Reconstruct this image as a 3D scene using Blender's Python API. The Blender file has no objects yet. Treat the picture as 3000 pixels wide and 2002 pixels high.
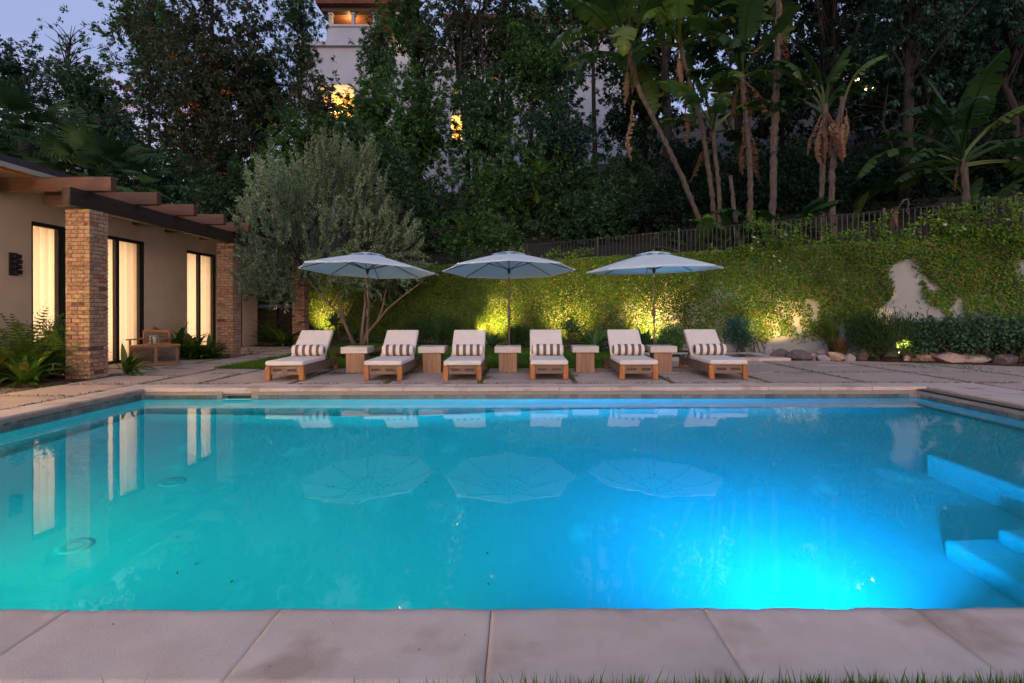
import bpy, bmesh, math, random
import numpy as np
from mathutils import Vector, Matrix, Euler

R = math.radians
scene = bpy.context.scene
COL = scene.collection

# ---------------------------------------------------------------- camera
F, CU, CV, CH = 1540.0, 1519.0, 914.0, 1.12          # focal length and horizon measured on the photograph, eye height
cam_d = bpy.data.cameras.new('camera')
cam = bpy.data.objects.new('camera', cam_d); COL.objects.link(cam)
cam.location = (0, 0, CH)
cam.rotation_euler = (R(90), R(0.11), 0)
cam_d.sensor_width = 36.0
cam_d.lens = 36.0 * F / 3000.0
cam_d.shift_x = (1500 - CU) / 3000.0
cam_d.shift_y = -(1001 - CV) / 3000.0
cam_d.clip_start = 0.05
cam_d.clip_end = 2000
scene.camera = cam

# ---------------------------------------------------------------- sky, sun, exposure
SUN_EL, SUN_ROT = R(7.0), R(185)
world = bpy.data.worlds.new('World'); scene.world = world
world.use_nodes = True
wn, wl = world.node_tree.nodes, world.node_tree.links
wn.clear()
w_out = wn.new('ShaderNodeOutputWorld')
w_bg = wn.new('ShaderNodeBackground')
w_sky = wn.new('ShaderNodeTexSky'); w_sky.sky_type = 'NISHITA'; w_sky.sun_disc = False
w_sky.sun_elevation = SUN_EL; w_sky.sun_rotation = SUN_ROT
w_sky.air_density = 1.3; w_sky.dust_density = 2.0; w_sky.ozone_density = 3.0
w_tc = wn.new('ShaderNodeTexCoord')
w_sep = wn.new('ShaderNodeSeparateXYZ')
w_ramp = wn.new('ShaderNodeValToRGB')
cr = w_ramp.color_ramp
cr.elements[0].position = 0.0;  cr.elements[0].color = (1.0, 0.58, 0.50, 1)
cr.elements[1].position = 1.0;  cr.elements[1].color = (0.29, 0.30, 0.42, 1)
for p, c in ((0.10, (0.98, 0.57, 0.55)), (0.24, (0.50, 0.39, 0.54)), (0.36, (0.225, 0.235, 0.42)), (0.55, (0.255, 0.27, 0.44))):
    e = cr.elements.new(p); e.color = (*c, 1)
w_scl = wn.new('ShaderNodeVectorMath'); w_scl.operation = 'SCALE'; w_scl.inputs['Scale'].default_value = 0.07
w_add = wn.new('ShaderNodeVectorMath'); w_add.operation = 'ADD'
wl.new(w_tc.outputs['Generated'], w_sep.inputs[0]); wl.new(w_sep.outputs['Z'], w_ramp.inputs[0])
wl.new(w_sky.outputs[0], w_scl.inputs[0])
wl.new(w_ramp.outputs[0], w_add.inputs[0]); wl.new(w_scl.outputs[0], w_add.inputs[1])
wl.new(w_add.outputs[0], w_bg.inputs['Color']); w_bg.inputs['Strength'].default_value = 0.49
wl.new(w_bg.outputs[0], w_out.inputs[0])

sun_d = bpy.data.lights.new('sun', 'SUN'); sun_d.energy = 0.42; sun_d.angle = R(40); sun_d.color = (1.0, 0.70, 0.58)
sun = bpy.data.objects.new('sun', sun_d); COL.objects.link(sun)
sun.rotation_euler = (R(90) - SUN_EL, 0, R(185) - SUN_ROT + R(-5))        # the last glow low behind the camera

vs = scene.view_settings
vs.view_transform = 'Standard'; vs.look = 'None'; vs.exposure = 1.45; vs.gamma = 1.0; vs.use_curve_mapping = False
scene.cycles.use_denoising = True
try: scene.cycles.denoiser = 'OPENIMAGEDENOISE'
except Exception: pass
scene.cycles.max_bounces = 9; scene.cycles.diffuse_bounces = 4; scene.cycles.glossy_bounces = 4
scene.cycles.transmission_bounces = 8; scene.cycles.transparent_max_bounces = 8
scene.cycles.sample_clamp_indirect = 6.0; scene.cycles.blur_glossy = 0.5
scene.cycles.caustics_refractive = True; scene.cycles.caustics_reflective = False

# ---------------------------------------------------------------- helpers
def P(u, v, d):                      # photograph pixel at a known distance -> place in the world
    return Vector(((u - CU) * d / F, d, CH - (v - CV) * d / F))
def G(u, v, z=0.0):                  # photograph pixel lying on a level surface
    d = (CH - z) * F / (v - CV)
    return Vector(((u - CU) * d / F, d, z))

def link(o, parent=None):
    COL.objects.link(o)
    if parent is not None: o.parent = parent
    return o
def tag(o, label, cat, group=None, kind=None):
    o['label'] = label; o['category'] = cat
    if group: o['group'] = group
    if kind: o['kind'] = kind
    return o
def thing(name, label, cat, loc=(0, 0, 0), rz=0.0, group=None):
    o = bpy.data.objects.new(name, None); o.empty_display_size = 0.1
    COL.objects.link(o); o.location = loc; o.rotation_euler = (0, 0, rz)
    return tag(o, label, cat, group)
def structure(o, label=None):
    o['kind'] = 'structure'
    if label: o['label'] = label
    return o
def put(name, me, parent=None, loc=(0, 0, 0), rot=(0, 0, 0), scl=None, mat=None):
    o = bpy.data.objects.new(name, me)
    o.location = loc; o.rotation_euler = rot
    if scl is not None: o.scale = scl if hasattr(scl, '__len__') else (scl,) * 3
    if mat is not None and me is not None and not me.materials: me.materials.append(mat)
    return link(o, parent)
def children(o): return [c for c in bpy.data.objects if c.parent == o]
def copy_tree(src, loc, rz=None, label=None):
    r = src.copy(); COL.objects.link(r); r.location = loc
    if rz is not None: r.rotation_euler = (0, 0, rz)
    if label: r['label'] = label
    for ch in src.children:
        c = ch.copy(); COL.objects.link(c); c.parent = r
        for g in ch.children:
            d = g.copy(); COL.objects.link(d); d.parent = c
    return r

def np_mesh(name, V, Fq, mat=None, smooth=False):
    """vertices (n,3), faces (m,k) of one size"""
    V = np.asarray(V, dtype=np.float32); Fq = np.asarray(Fq, dtype=np.int32)
    me = bpy.data.meshes.new(name)
    m, k = Fq.shape
    me.vertices.add(len(V)); me.vertices.foreach_set('co', V.ravel())
    me.loops.add(m * k); me.loops.foreach_set('vertex_index', Fq.ravel())
    me.polygons.add(m); me.polygons.foreach_set('loop_start', np.arange(0, m * k, k, dtype=np.int32))
    if smooth: me.polygons.foreach_set('use_smooth', np.ones(m, dtype=bool))
    me.update(calc_edges=True)
    if mat: me.materials.append(mat)
    return me

class MB:
    """collects shapes for ONE mesh"""
    def __init__(s): s.bm = bmesh.new()
    def box(s, x0, x1, y0, y1, z0, z1, bev=0.0, seg=1, M=None):
        b = bmesh.new(); bmesh.ops.create_cube(b, size=1.0)
        for v in b.verts:
            v.co = Vector(((x0 + x1) / 2 + v.co.x * (x1 - x0), (y0 + y1) / 2 + v.co.y * (y1 - y0), (z0 + z1) / 2 + v.co.z * (z1 - z0)))
        if bev > 0:
            r = bmesh.ops.bevel(b, geom=list(b.edges), offset=bev, segments=seg, affect='EDGES', profile=0.5)
            if seg > 1:
                for f in r['faces']: f.smooth = True
        if M is not None: bmesh.ops.transform(b, matrix=M, verts=b.verts)
        s._merge(b); return s
    def _merge(s, b):
        me = bpy.data.meshes.new('tmp'); b.to_mesh(me); b.free(); s.bm.from_mesh(me); bpy.data.meshes.remove(me)
    def tube(s, pts, rad, sides=6, cap=True, smooth=True):
        pts = [Vector(p) for p in pts]; n = len(pts)
        rad = rad if hasattr(rad, '__len__') else [rad] * n
        rings = []
        up = Vector((0.13, 0.21, 1.0)).normalized()
        for i, p in enumerate(pts):
            t = (pts[min(i + 1, n - 1)] - pts[max(i - 1, 0)])
            if t.length < 1e-9: t = Vector((0, 0, 1))
            t.normalize()
            a = t.cross(up if abs(t.dot(up)) < 0.95 else Vector((1, 0, 0))).normalized(); b = t.cross(a)
            rings.append([s.bm.verts.new(p + (a * math.cos(2 * math.pi * k / sides) + b * math.sin(2 * math.pi * k / sides)) * rad[i]) for k in range(sides)])
        for i in range(n - 1):
            for k in range(sides):
                f = s.bm.faces.new((rings[i][k], rings[i][(k + 1) % sides], rings[i + 1][(k + 1) % sides], rings[i + 1][k])); f.smooth = smooth
        if cap:
            s.bm.faces.new(rings[0][::-1]); s.bm.faces.new(rings[-1])
        return s
    def lathe(s, prof, sides=24, smooth=True, c=(0, 0, 0), sx=1, sy=1, close=True):
        rings = []
        for r, z in prof:
            rings.append([s.bm.verts.new((c[0] + r * sx * math.cos(2 * math.pi * k / sides), c[1] + r * sy * math.sin(2 * math.pi * k / sides), c[2] + z)) for k in range(sides)])
        for i in range(len(prof) - 1):
            for k in range(sides):
                f = s.bm.faces.new((rings[i][k], rings[i][(k + 1) % sides], rings[i + 1][(k + 1) % sides], rings[i + 1][k])); f.smooth = smooth
        if close:
            s.bm.faces.new(rings[0][::-1]); s.bm.faces.new(rings[-1])
        return s
    def quad(s, *p):
        s.bm.faces.new([s.bm.verts.new(q) for q in p]); return s
    def mesh(s, name, mat=None):
        bmesh.ops.recalc_face_normals(s.bm, faces=s.bm.faces)
        me = bpy.data.meshes.new(name); s.bm.to_mesh(me); s.bm.free()
        if mat: me.materials.append(mat)
        return me
    def build(s, name, mat=None, parent=None, loc=(0, 0, 0), rot=(0, 0, 0)):
        return put(name, s.mesh(name, mat), parent, loc, rot)
def box(name, mat, parent, x0, x1, y0, y1, z0, z1, bev=0.0, seg=1):
    return MB().box(x0, x1, y0, y1, z0, z1, bev, seg).build(name, mat, parent)

def vnoise(x, y, seed=0, n=64):
    rg = np.random.default_rng(seed); T = rg.random((n, n))
    xi = np.floor(x).astype(int); yi = np.floor(y).astype(int); fx = x - xi; fy = y - yi
    fx = fx * fx * (3 - 2 * fx); fy = fy * fy * (3 - 2 * fy)
    a = T[xi % n, yi % n]; b = T[(xi + 1) % n, yi % n]; c = T[xi % n, (yi + 1) % n]; d = T[(xi + 1) % n, (yi + 1) % n]
    return (a * (1 - fx) + b * fx) * (1 - fy) + (c * (1 - fx) + d * fx) * fy

# ---------------------------------------------------------------- materials
def new_mat(name):
    m = bpy.data.materials.new(name); m.use_nodes = True
    nt = m.node_tree; nt.nodes.clear()
    return m, nt.nodes, nt.links
def principled(N, L):
    o = N.new('ShaderNodeOutputMaterial'); b = N.new('ShaderNodeBsdfPrincipled'); L.new(b.outputs[0], o.inputs[0]); return b
def ramp(N, stops):
    r = N.new('ShaderNodeValToRGB'); e = r.color_ramp.elements
    e[0].position, e[0].color = stops[0][0], (*stops[0][1], 1)
    e[1].position, e[1].color = stops[-1][0], (*stops[-1][1], 1)
    for p, c in stops[1:-1]:
        q = e.new(p); q.color = (*c, 1)
    return r
def surf(name, c1, c2, scale=3.0, rough=0.6, bump=0.0, bscale=40.0, coord='pos', rnd=0.0, stretch=(1, 1, 1), detail=6, spots=None, metallic=0.0, spec=0.5, dist=0.02):
    """two-tone noise surface; rnd: value change from one piece to the next; spots: (colour, scale, threshold)"""
    m, N, L = new_mat(name); b = principled(N, L)
    b.inputs['Roughness'].default_value = rough; b.inputs['Metallic'].default_value = metallic
    b.inputs['Specular IOR Level'].default_value = spec
    if coord == 'pos':
        g = N.new('ShaderNodeNewGeometry'); src = g.outputs['Position']
    else:
        g = N.new('ShaderNodeTexCoord'); src = g.outputs['Object']
    mp = N.new('ShaderNodeMapping'); mp.inputs['Scale'].default_value = stretch; L.new(src, mp.inputs[0])
    oi = N.new('ShaderNodeObjectInfo')
    if coord != 'pos':
        mul = N.new('ShaderNodeVectorMath'); mul.operation = 'SCALE'; mul.inputs[0].default_value = (17, 31, 7); L.new(oi.outputs['Random'], mul.inputs['Scale']); L.new(mul.outputs[0], mp.inputs['Location'])
    n = N.new('ShaderNodeTexNoise'); n.inputs['Scale'].default_value = scale; n.inputs['Detail'].default_value = detail; n.inputs['Roughness'].default_value = 0.62
    L.new(mp.outputs[0], n.inputs['Vector'])
    r = ramp(N, ((0.32, c1), (0.68, c2))); L.new(n.outputs['Fac'], r.inputs[0])
    colr = r.outputs[0]
    if spots:
        n3 = N.new('ShaderNodeTexNoise'); n3.inputs['Scale'].default_value = spots[1]; n3.inputs['Detail'].default_value = 4; L.new(mp.outputs[0], n3.inputs['Vector'])
        r3 = ramp(N, ((spots[2], (0, 0, 0)), (min(spots[2] + 0.1, 1.0), (1, 1, 1)))); L.new(n3.outputs['Fac'], r3.inputs[0])
        mx = N.new('ShaderNodeMixRGB'); L.new(r3.outputs[0], mx.inputs[0]); L.new(colr, mx.inputs[1]); mx.inputs[2].default_value = (*spots[0], 1); colr = mx.outputs[0]
    if rnd:
        h = N.new('ShaderNodeHueSaturation'); mr = N.new('ShaderNodeMapRange')
        mr.inputs['To Min'].default_value = 1 - rnd; mr.inputs['To Max'].default_value = 1 + rnd
        L.new(oi.outputs['Random'], mr.inputs[0]); L.new(mr.outputs[0], h.inputs['Value']); L.new(colr, h.inputs['Color']); colr = h.outputs[0]
    L.new(colr, b.inputs['Base Color'])
    if bump:
        n2 = N.new('ShaderNodeTexNoise'); n2.inputs['Scale'].default_value = bscale; n2.inputs['Detail'].default_value = 5; L.new(mp.outputs[0], n2.inputs['Vector'])
        bp = N.new('ShaderNodeBump'); bp.inputs['Strength'].default_value = bump; bp.inputs['Distance'].default_value = dist
        L.new(n2.outputs['Fac'], bp.inputs['Height']); L.new(bp.outputs[0], b.inputs['Normal'])
    return m
def wood(name, c1, c2, axis='x', rough=0.55, scale=1.0, rnd=0.12, coord='obj'):
    st = {'x': (1.2, 14, 14), 'y': (14, 1.2, 14), 'z': (14, 14, 1.2)}[axis]
    return surf(name, c1, c2, 2.2 * scale, rough, 0.25, 5, coord, rnd, st, dist=0.004)
def leafmat(name, cols, transl=0.3, rough=0.6, per='island', tint=None, spec=0.12):
    """leaf colours picked leaf by leaf, with slow drift through the crown"""
    m, N, L = new_mat(name)
    o = N.new('ShaderNodeOutputMaterial')
    if per == 'island':
        g = N.new('ShaderNodeNewGeometry'); rv = g.outputs['Random Per Island']
    else:
        g = N.new('ShaderNodeObjectInfo'); rv = g.outputs['Random']
    k = len(cols)
    r = ramp(N, [(i / (k - 1), c) for i, c in enumerate(cols)]); L.new(rv, r.inputs[0])
    gp = N.new('ShaderNodeNewGeometry'); n = N.new('ShaderNodeTexNoise'); n.inputs['Scale'].default_value = 0.55; n.inputs['Detail'].default_value = 3
    L.new(gp.outputs['Position'], n.inputs['Vector'])
    mr = N.new('ShaderNodeMapRange'); mr.inputs['From Min'].default_value = 0.3; mr.inputs['From Max'].default_value = 0.7; mr.inputs['To Min'].default_value = 0.7; mr.inputs['To Max'].default_value = 1.6
    L.new(n.outputs['Fac'], mr.inputs[0])
    h = N.new('ShaderNodeHueSaturation'); L.new(mr.outputs[0], h.inputs['Value']); L.new(r.outputs[0], h.inputs['Color'])
    b = N.new('ShaderNodeBsdfPrincipled'); b.inputs['Roughness'].default_value = rough; b.inputs['Specular IOR Level'].default_value = spec
    L.new(h.outputs[0], b.inputs['Base Color'])
    t = N.new('ShaderNodeBsdfTranslucent'); L.new(h.outputs[0], t.inputs[0])
    mx = N.new('ShaderNodeMixShader'); mx.inputs[0].default_value = transl
    L.new(b.outputs[0], mx.inputs[1]); L.new(t.outputs[0], mx.inputs[2]); L.new(mx.outputs[0], o.inputs[0])
    return m
def glow(name, col, strength):
    m, N, L = new_mat(name); o = N.new('ShaderNodeOutputMaterial'); e = N.new('ShaderNodeEmission')
    e.inputs[0].default_value = (*col, 1); e.inputs[1].default_value = strength; L.new(e.outputs[0], o.inputs[0]); return m

M = {}
M['paver'] = surf('paver_concrete', (0.40, 0.31, 0.25), (0.49, 0.385, 0.32), 2.2, 0.8, 0.12, 60, rnd=0.07, spots=((0.30, 0.22, 0.19), 1.3, 0.62))
M['coping'] = surf('coping_concrete', (0.54, 0.435, 0.36), (0.63, 0.52, 0.44), 5.0, 0.75, 0.32, 130, rnd=0.05, spots=((0.43, 0.32, 0.245), 2.2, 0.55), dist=0.010)
M['gravel'] = surf('joint_gravel', (0.10, 0.09, 0.06), (0.22, 0.20, 0.15), 60, 0.9, 0.8, 90)
M['soil'] = surf('bed_soil', (0.045, 0.025, 0.015), (0.11, 0.06, 0.035), 14, 0.95, 0.9, 30, dist=0.05)
M['lawn'] = surf('lawn_base', (0.02, 0.04, 0.01), (0.04, 0.075, 0.018), 8, 0.9)
M['hill'] = surf('hill_litter', (0.008, 0.010, 0.005), (0.024, 0.022, 0.012), 1.6, 1.0, 0.8, 8, dist=0.2)
M['plaster'] = surf('pool_plaster', (0.66, 0.74, 0.76), (0.76, 0.82, 0.83), 1.1, 0.7, 0.0, spots=((0.90, 0.93, 0.93), 2.4, 0.63), stretch=(1, 0.55, 1), detail=9)
M['tile'] = surf('pool_tile', (0.07, 0.10, 0.10), (0.16, 0.17, 0.15), 9, 0.25, rnd=0.3)
M['grout'] = surf('grout', (0.25, 0.22, 0.18), (0.33, 0.29, 0.25), 20, 0.8)
M['black'] = surf('black_metal', (0.010, 0.010, 0.011), (0.02, 0.02, 0.021), 8, 0.45)
M['white_plastic'] = surf('white_plastic', (0.70, 0.76, 0.77), (0.76, 0.81, 0.81), 8, 0.4)
M['steel'] = surf('brushed_steel', (0.5, 0.5, 0.5), (0.65, 0.65, 0.65), 30, 0.3, metallic=1.0)
M['stucco'] = surf('stucco_taupe', (0.70, 0.53, 0.345), (0.80, 0.615, 0.41), 0.9, 0.9, 0.25, 70, spots=((0.62, 0.46, 0.29), 0.7, 0.56))
M['garden_stucco'] = surf('garden_wall_stucco', (0.31, 0.33, 0.32), (0.38, 0.40, 0.39), 1.2, 0.9, 0.15, 60)
M['mortar'] = surf('mortar', (0.12, 0.085, 0.06), (0.18, 0.13, 0.095), 30, 0.95, 0.4, 90)
M['beam_dark'] = wood('beam_dark', (0.022, 0.013, 0.010), (0.05, 0.028, 0.02), 'y', rnd=0)
M['rafter'] = wood('rafter_brown', (0.065, 0.028, 0.015), (0.125, 0.054, 0.03), 'x')
M['soffit'] = wood('soffit_boards', (0.30, 0.14, 0.06), (0.42, 0.21, 0.10), 'y')
M['roof'] = surf('roof_shingle', (0.03, 0.025, 0.03), (0.06, 0.05, 0.055), 12, 0.9, 0.5, 30)
M['fascia'] = surf('fascia_paint', (0.34, 0.32, 0.26), (0.40, 0.37, 0.30), 4, 0.7)
M['teak'] = wood('teak_orange', (0.26, 0.085, 0.022), (0.42, 0.17, 0.05), 'z')
M['teak_dull'] = wood('teak_weathered', (0.15, 0.085, 0.05), (0.22, 0.13, 0.08), 'x')
M['taupe'] = surf('taupe_panel', (0.17, 0.11, 0.075), (0.21, 0.14, 0.095), 20, 0.6, coord='obj')
M['table_wood'] = wood('table_wood', (0.27, 0.145, 0.08), (0.42, 0.25, 0.145), 'z')
M['table_top'] = surf('limewashed_top', (0.52, 0.47, 0.42), (0.66, 0.60, 0.55), 3, 0.6, 0.2, 8, 'obj', 0.05, (3, 14, 14), dist=0.003)
M['cushion'] = surf('cushion_canvas', (0.70, 0.64, 0.57), (0.76, 0.70, 0.63), 6, 0.9, 0.15, 220, 'obj', 0.04, dist=0.003)
M['bronze'] = surf('bronze_pole', (0.10, 0.066, 0.05), (0.15, 0.10, 0.078), 12, 0.45)
M['rib'] = surf('umbrella_rib', (0.02, 0.022, 0.026), (0.035, 0.036, 0.04), 12, 0.5)
M['rope'] = surf('rope_taupe', (0.24, 0.18, 0.145), (0.33, 0.26, 0.21), 60, 0.9)
M['warm_teak'] = wood('warm_teak', (0.36, 0.16, 0.055), (0.50, 0.25, 0.10), 'x')
M['rust'] = surf('rusted_steel', (0.06, 0.022, 0.014), (0.15, 0.055, 0.03), 12, 0.8)
M['bark_dark'] = surf('bark_dark', (0.014, 0.012, 0.010), (0.04, 0.034, 0.028), 5, 0.95, 0.8, 12, stretch=(3, 3, 0.6), dist=0.05)
M['bark_olive'] = surf('bark_olive', (0.19, 0.13, 0.085), (0.33, 0.24, 0.165), 5, 0.9, 0.6, 14, stretch=(3, 3, 0.6), dist=0.03)
M['bark_pale'] = surf('bark_pale', (0.045, 0.038, 0.031), (0.13, 0.108, 0.088), 6, 0.9, 0.8, 14, stretch=(3, 3, 0.8), dist=0.04)
M['fence_metal'] = surf('fence_metal', (0.018, 0.019, 0.022), (0.03, 0.031, 0.035), 8, 0.5)
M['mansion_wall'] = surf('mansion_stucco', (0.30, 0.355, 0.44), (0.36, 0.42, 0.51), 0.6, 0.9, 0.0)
M['mansion_roof'] = surf('clay_tile', (0.09, 0.035, 0.025), (0.18, 0.075, 0.05), 4, 0.9, rnd=0.2)
M['gate_wood'] = wood('gate_boards', (0.05, 0.035, 0.02), (0.09, 0.06, 0.035), 'x')

def brick_material():
    m, N, L = new_mat('reclaimed_brick'); b = principled(N, L); b.inputs['Roughness'].default_value = 0.9
    oi = N.new('ShaderNodeObjectInfo')
    r = ramp(N, ((0.0, (0.11, 0.07, 0.055)), (0.03, (0.20, 0.12, 0.085)), (0.08, (0.42, 0.27, 0.16)), (0.45, (0.52, 0.36, 0.21)), (0.62, (0.37, 0.21, 0.13)), (0.80, (0.49, 0.32, 0.19)), (0.92, (0.40, 0.17, 0.09)), (1.0, (0.52, 0.36, 0.25))))
    L.new(oi.outputs['Random'], r.inputs[0])
    tc = N.new('ShaderNodeNewGeometry')
    n = N.new('ShaderNodeTexNoise'); n.inputs['Scale'].default_value = 22; n.inputs['Detail'].default_value = 6; L.new(tc.outputs['Position'], n.inputs[0])
    rr = ramp(N, ((0.28, (0.40, 0.37, 0.35)), (0.55, (1.0, 1.0, 1.0)), (0.80, (1.15, 1.12, 1.08)))); L.new(n.outputs['Fac'], rr.inputs[0])
    mx = N.new('ShaderNodeMixRGB'); mx.blend_type = 'MULTIPLY'; mx.inputs[0].default_value = 1; L.new(r.outputs[0], mx.inputs[1]); L.new(rr.outputs[0], mx.inputs[2])
    n2 = N.new('ShaderNodeTexNoise'); n2.inputs['Scale'].default_value = 9; n2.inputs['Detail'].default_value = 7; L.new(tc.outputs['Position'], n2.inputs[0])
    r2 = ramp(N, ((0.66, (0, 0, 0)), (0.74, (1, 1, 1)))); L.new(n2.outputs['Fac'], r2.inputs[0])
    m2 = N.new('ShaderNodeMixRGB'); L.new(r2.outputs[0], m2.inputs[0]); L.new(mx.outputs[0], m2.inputs[1]); m2.inputs[2].default_value = (0.10, 0.08, 0.075, 1)
    L.new(m2.outputs[0], b.inputs['Base Color'])
    bp = N.new('ShaderNodeBump'); bp.inputs['Strength'].default_value = 0.6; bp.inputs['Distance'].default_value = 0.006; L.new(n.outputs['Fac'], bp.inputs['Height']); L.new(bp.outputs[0], b.inputs['Normal'])
    return m
M['brick'] = brick_material()

def water_material():
    m, N, L = new_mat('water'); o = N.new('ShaderNodeOutputMaterial')
    rf = N.new('ShaderNodeBsdfRefraction'); rf.inputs['IOR'].default_value = 1.333; rf.inputs['Roughness'].default_value = 0.0; rf.inputs['Color'].default_value = (0.22, 0.92, 1.0, 1)   # water takes the red out
    gl = N.new('ShaderNodeBsdfGlossy'); gl.inputs['Roughness'].default_value = 0.0; gl.inputs['Color'].default_value = (.88, .88, .88, 1)
    fr = N.new('ShaderNodeFresnel'); fr.inputs['IOR'].default_value = 1.333
    g = N.new('ShaderNodeMixShader'); L.new(fr.outputs[0], g.inputs[0]); L.new(rf.outputs[0], g.inputs[1]); L.new(gl.outputs[0], g.inputs[2])
    gp = N.new('ShaderNodeNewGeometry'); n = N.new('ShaderNodeTexNoise'); n.inputs['Scale'].default_value = 2.6; n.inputs['Detail'].default_value = 3
    L.new(gp.outputs['Position'], n.inputs['Vector'])
    bp = N.new('ShaderNodeBump'); bp.inputs['Strength'].default_value = 0.05; bp.inputs['Distance'].default_value = 0.02
    L.new(n.outputs['Fac'], bp.inputs['Height'])
    for q in (rf, gl, fr): L.new(bp.outputs[0], q.inputs['Normal'])
    L.new(g.outputs[0], o.inputs[0]); return m
M['water'] = water_material()
def pane_material(name='window_glass', tint=(1, 1, 1), gl=0.06):
    m, N, L = new_mat(name); o = N.new('ShaderNodeOutputMaterial')
    t = N.new('ShaderNodeBsdfTransparent'); t.inputs[0].default_value = (*tint, 1); g = N.new('ShaderNodeBsdfGlossy'); g.inputs['Roughness'].default_value = 0.02
    mx = N.new('ShaderNodeMixShader'); mx.inputs[0].default_value = gl; L.new(t.outputs[0], mx.inputs[1]); L.new(g.outputs[0], mx.inputs[2]); L.new(mx.outputs[0], o.inputs[0]); return m
M['pane'] = pane_material()
M['vase'] = pane_material('vase_glass', (0.93, 0.94, 0.90), 0.22)
def cloth(name, col, tr, tcol=None):
    m, N, L = new_mat(name); o = N.new('ShaderNodeOutputMaterial')
    d = N.new('ShaderNodeBsdfDiffuse'); d.inputs[0].default_value = (*col, 1); t = N.new('ShaderNodeBsdfTranslucent'); t.inputs[0].default_value = (*(tcol or col), 1)
    mx = N.new('ShaderNodeMixShader'); mx.inputs[0].default_value = tr; L.new(d.outputs[0], mx.inputs[1]); L.new(t.outputs[0], mx.inputs[2]); L.new(mx.outputs[0], o.inputs[0]); return m
M['curtain'] = cloth('curtain_linen', (0.80, 0.75, 0.64), 0.6)
M['canopy'] = cloth('canopy_canvas', (0.74, 0.85, 0.88), 0.28, (0.56, 0.82, 0.87))  # aqua tint of the white canvas stands in for pool glow underneath
def bolster_material():
    m, N, L = new_mat('striped_canvas'); b = principled(N, L); b.inputs['Roughness'].default_value = 0.9
    tc = N.new('ShaderNodeTexCoord'); sp = N.new('ShaderNodeSeparateXYZ'); L.new(tc.outputs['Object'], sp.inputs[0])
    a = N.new('ShaderNodeMath'); a.operation = 'ADD'; a.inputs[1].default_value = 5.03
    d = N.new('ShaderNodeMath'); d.operation = 'DIVIDE'; d.inputs[1].default_value = 0.122
    f = N.new('ShaderNodeMath'); f.operation = 'FRACT'; g = N.new('ShaderNodeMath'); g.operation = 'GREATER_THAN'; g.inputs[1].default_value = 0.55
    L.new(sp.outputs['X'], a.inputs[0]); L.new(a.outputs[0], d.inputs[0]); L.new(d.outputs[0], f.inputs[0]); L.new(f.outputs[0], g.inputs[0])
    mx = N.new('ShaderNodeMixRGB'); mx.inputs[1].default_value = (0.74, 0.68, 0.61, 1); mx.inputs[2].default_value = (0.13, 0.10, 0.092, 1)
    L.new(g.outputs[0], mx.inputs[0]); L.new(mx.outputs[0], b.inputs['Base Color'])
    n = N.new('ShaderNodeTexNoise'); n.inputs['Scale'].default_value = 200; L.new(tc.outputs['Object'], n.inputs[0])
    bp = N.new('ShaderNodeBump'); bp.inputs['Strength'].default_value = 0.15; bp.inputs['Distance'].default_value = 0.003; L.new(n.outputs['Fac'], bp.inputs['Height']); L.new(bp.outputs[0], b.inputs['Normal'])
    return m
M['bolster'] = bolster_material()
# foliage
M['lf_dark'] = leafmat('leaf_dark_evergreen', [(0.024, 0.062, 0.03), (0.048, 0.112, 0.052), (0.088, 0.17, 0.084)])
M['lf_dark_shade'] = leafmat('leaf_dark_evergreen_shaded', [(0.008, 0.024, 0.014), (0.018, 0.046, 0.026), (0.034, 0.072, 0.042)])  # dark evergreen again, with the shade of the right side put into its colour
M['lf_blue'] = leafmat('leaf_blue_green', [(0.022, 0.058, 0.040), (0.038, 0.096, 0.066), (0.066, 0.14, 0.092)])
M['lf_mid'] = leafmat('leaf_mid_green', [(0.034, 0.092, 0.03), (0.064, 0.16, 0.05), (0.12, 0.24, 0.08)])
M['lf_yel'] = leafmat('leaf_yellow_green', [(0.055, 0.10, 0.016), (0.095, 0.16, 0.026), (0.15, 0.21, 0.036)])
M['lf_silk'] = leafmat('leaf_silk_oak', [(0.032, 0.06, 0.038), (0.052, 0.09, 0.06), (0.078, 0.125, 0.08), (0.11, 0.07, 0.035)])
M['lf_olive'] = leafmat('leaf_olive', [(0.075, 0.13, 0.06), (0.15, 0.23, 0.115), (0.30, 0.39, 0.24)], 0.2)
M['lf_ivy'] = leafmat('leaf_creeping_fig', [(0.022, 0.072, 0.010), (0.045, 0.125, 0.016), (0.085, 0.19, 0.026), (0.15, 0.22, 0.034), (0.20, 0.125, 0.03)], 0.25)
M['lf_vine'] = leafmat('leaf_vine', [(0.045, 0.11, 0.012), (0.085, 0.175, 0.018), (0.15, 0.24, 0.026)])
M['lf_rosemary'] = leafmat('leaf_rosemary', [(0.024, 0.06, 0.016), (0.042, 0.092, 0.026), (0.07, 0.12, 0.04)])
M['lf_hedge'] = leafmat('leaf_hedge', [(0.024, 0.06, 0.03), (0.042, 0.095, 0.048), (0.07, 0.13, 0.065)], 0.15, 0.4)
M['lf_grass'] = leafmat('grass_blade', [(0.045, 0.12, 0.01), (0.075, 0.18, 0.016), (0.13, 0.25, 0.026)], 0.3)
M['lf_cover'] = leafmat('groundcover_leaf', [(0.07, 0.10, 0.045), (0.12, 0.155, 0.075), (0.19, 0.19, 0.11)], 0.1)
M['lf_dry'] = leafmat('dry_stems', [(0.16, 0.09, 0.04), (0.28, 0.17, 0.08), (0.36, 0.24, 0.12)], 0.2)
M['lf_flower'] = leafmat('orange_bloom', [(0.35, 0.09, 0.02), (0.55, 0.18, 0.03)], 0.2)
M['lf_white'] = leafmat('white_petal', [(0.75, 0.74, 0.72), (0.8, 0.8, 0.8)], 0.2)
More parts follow.
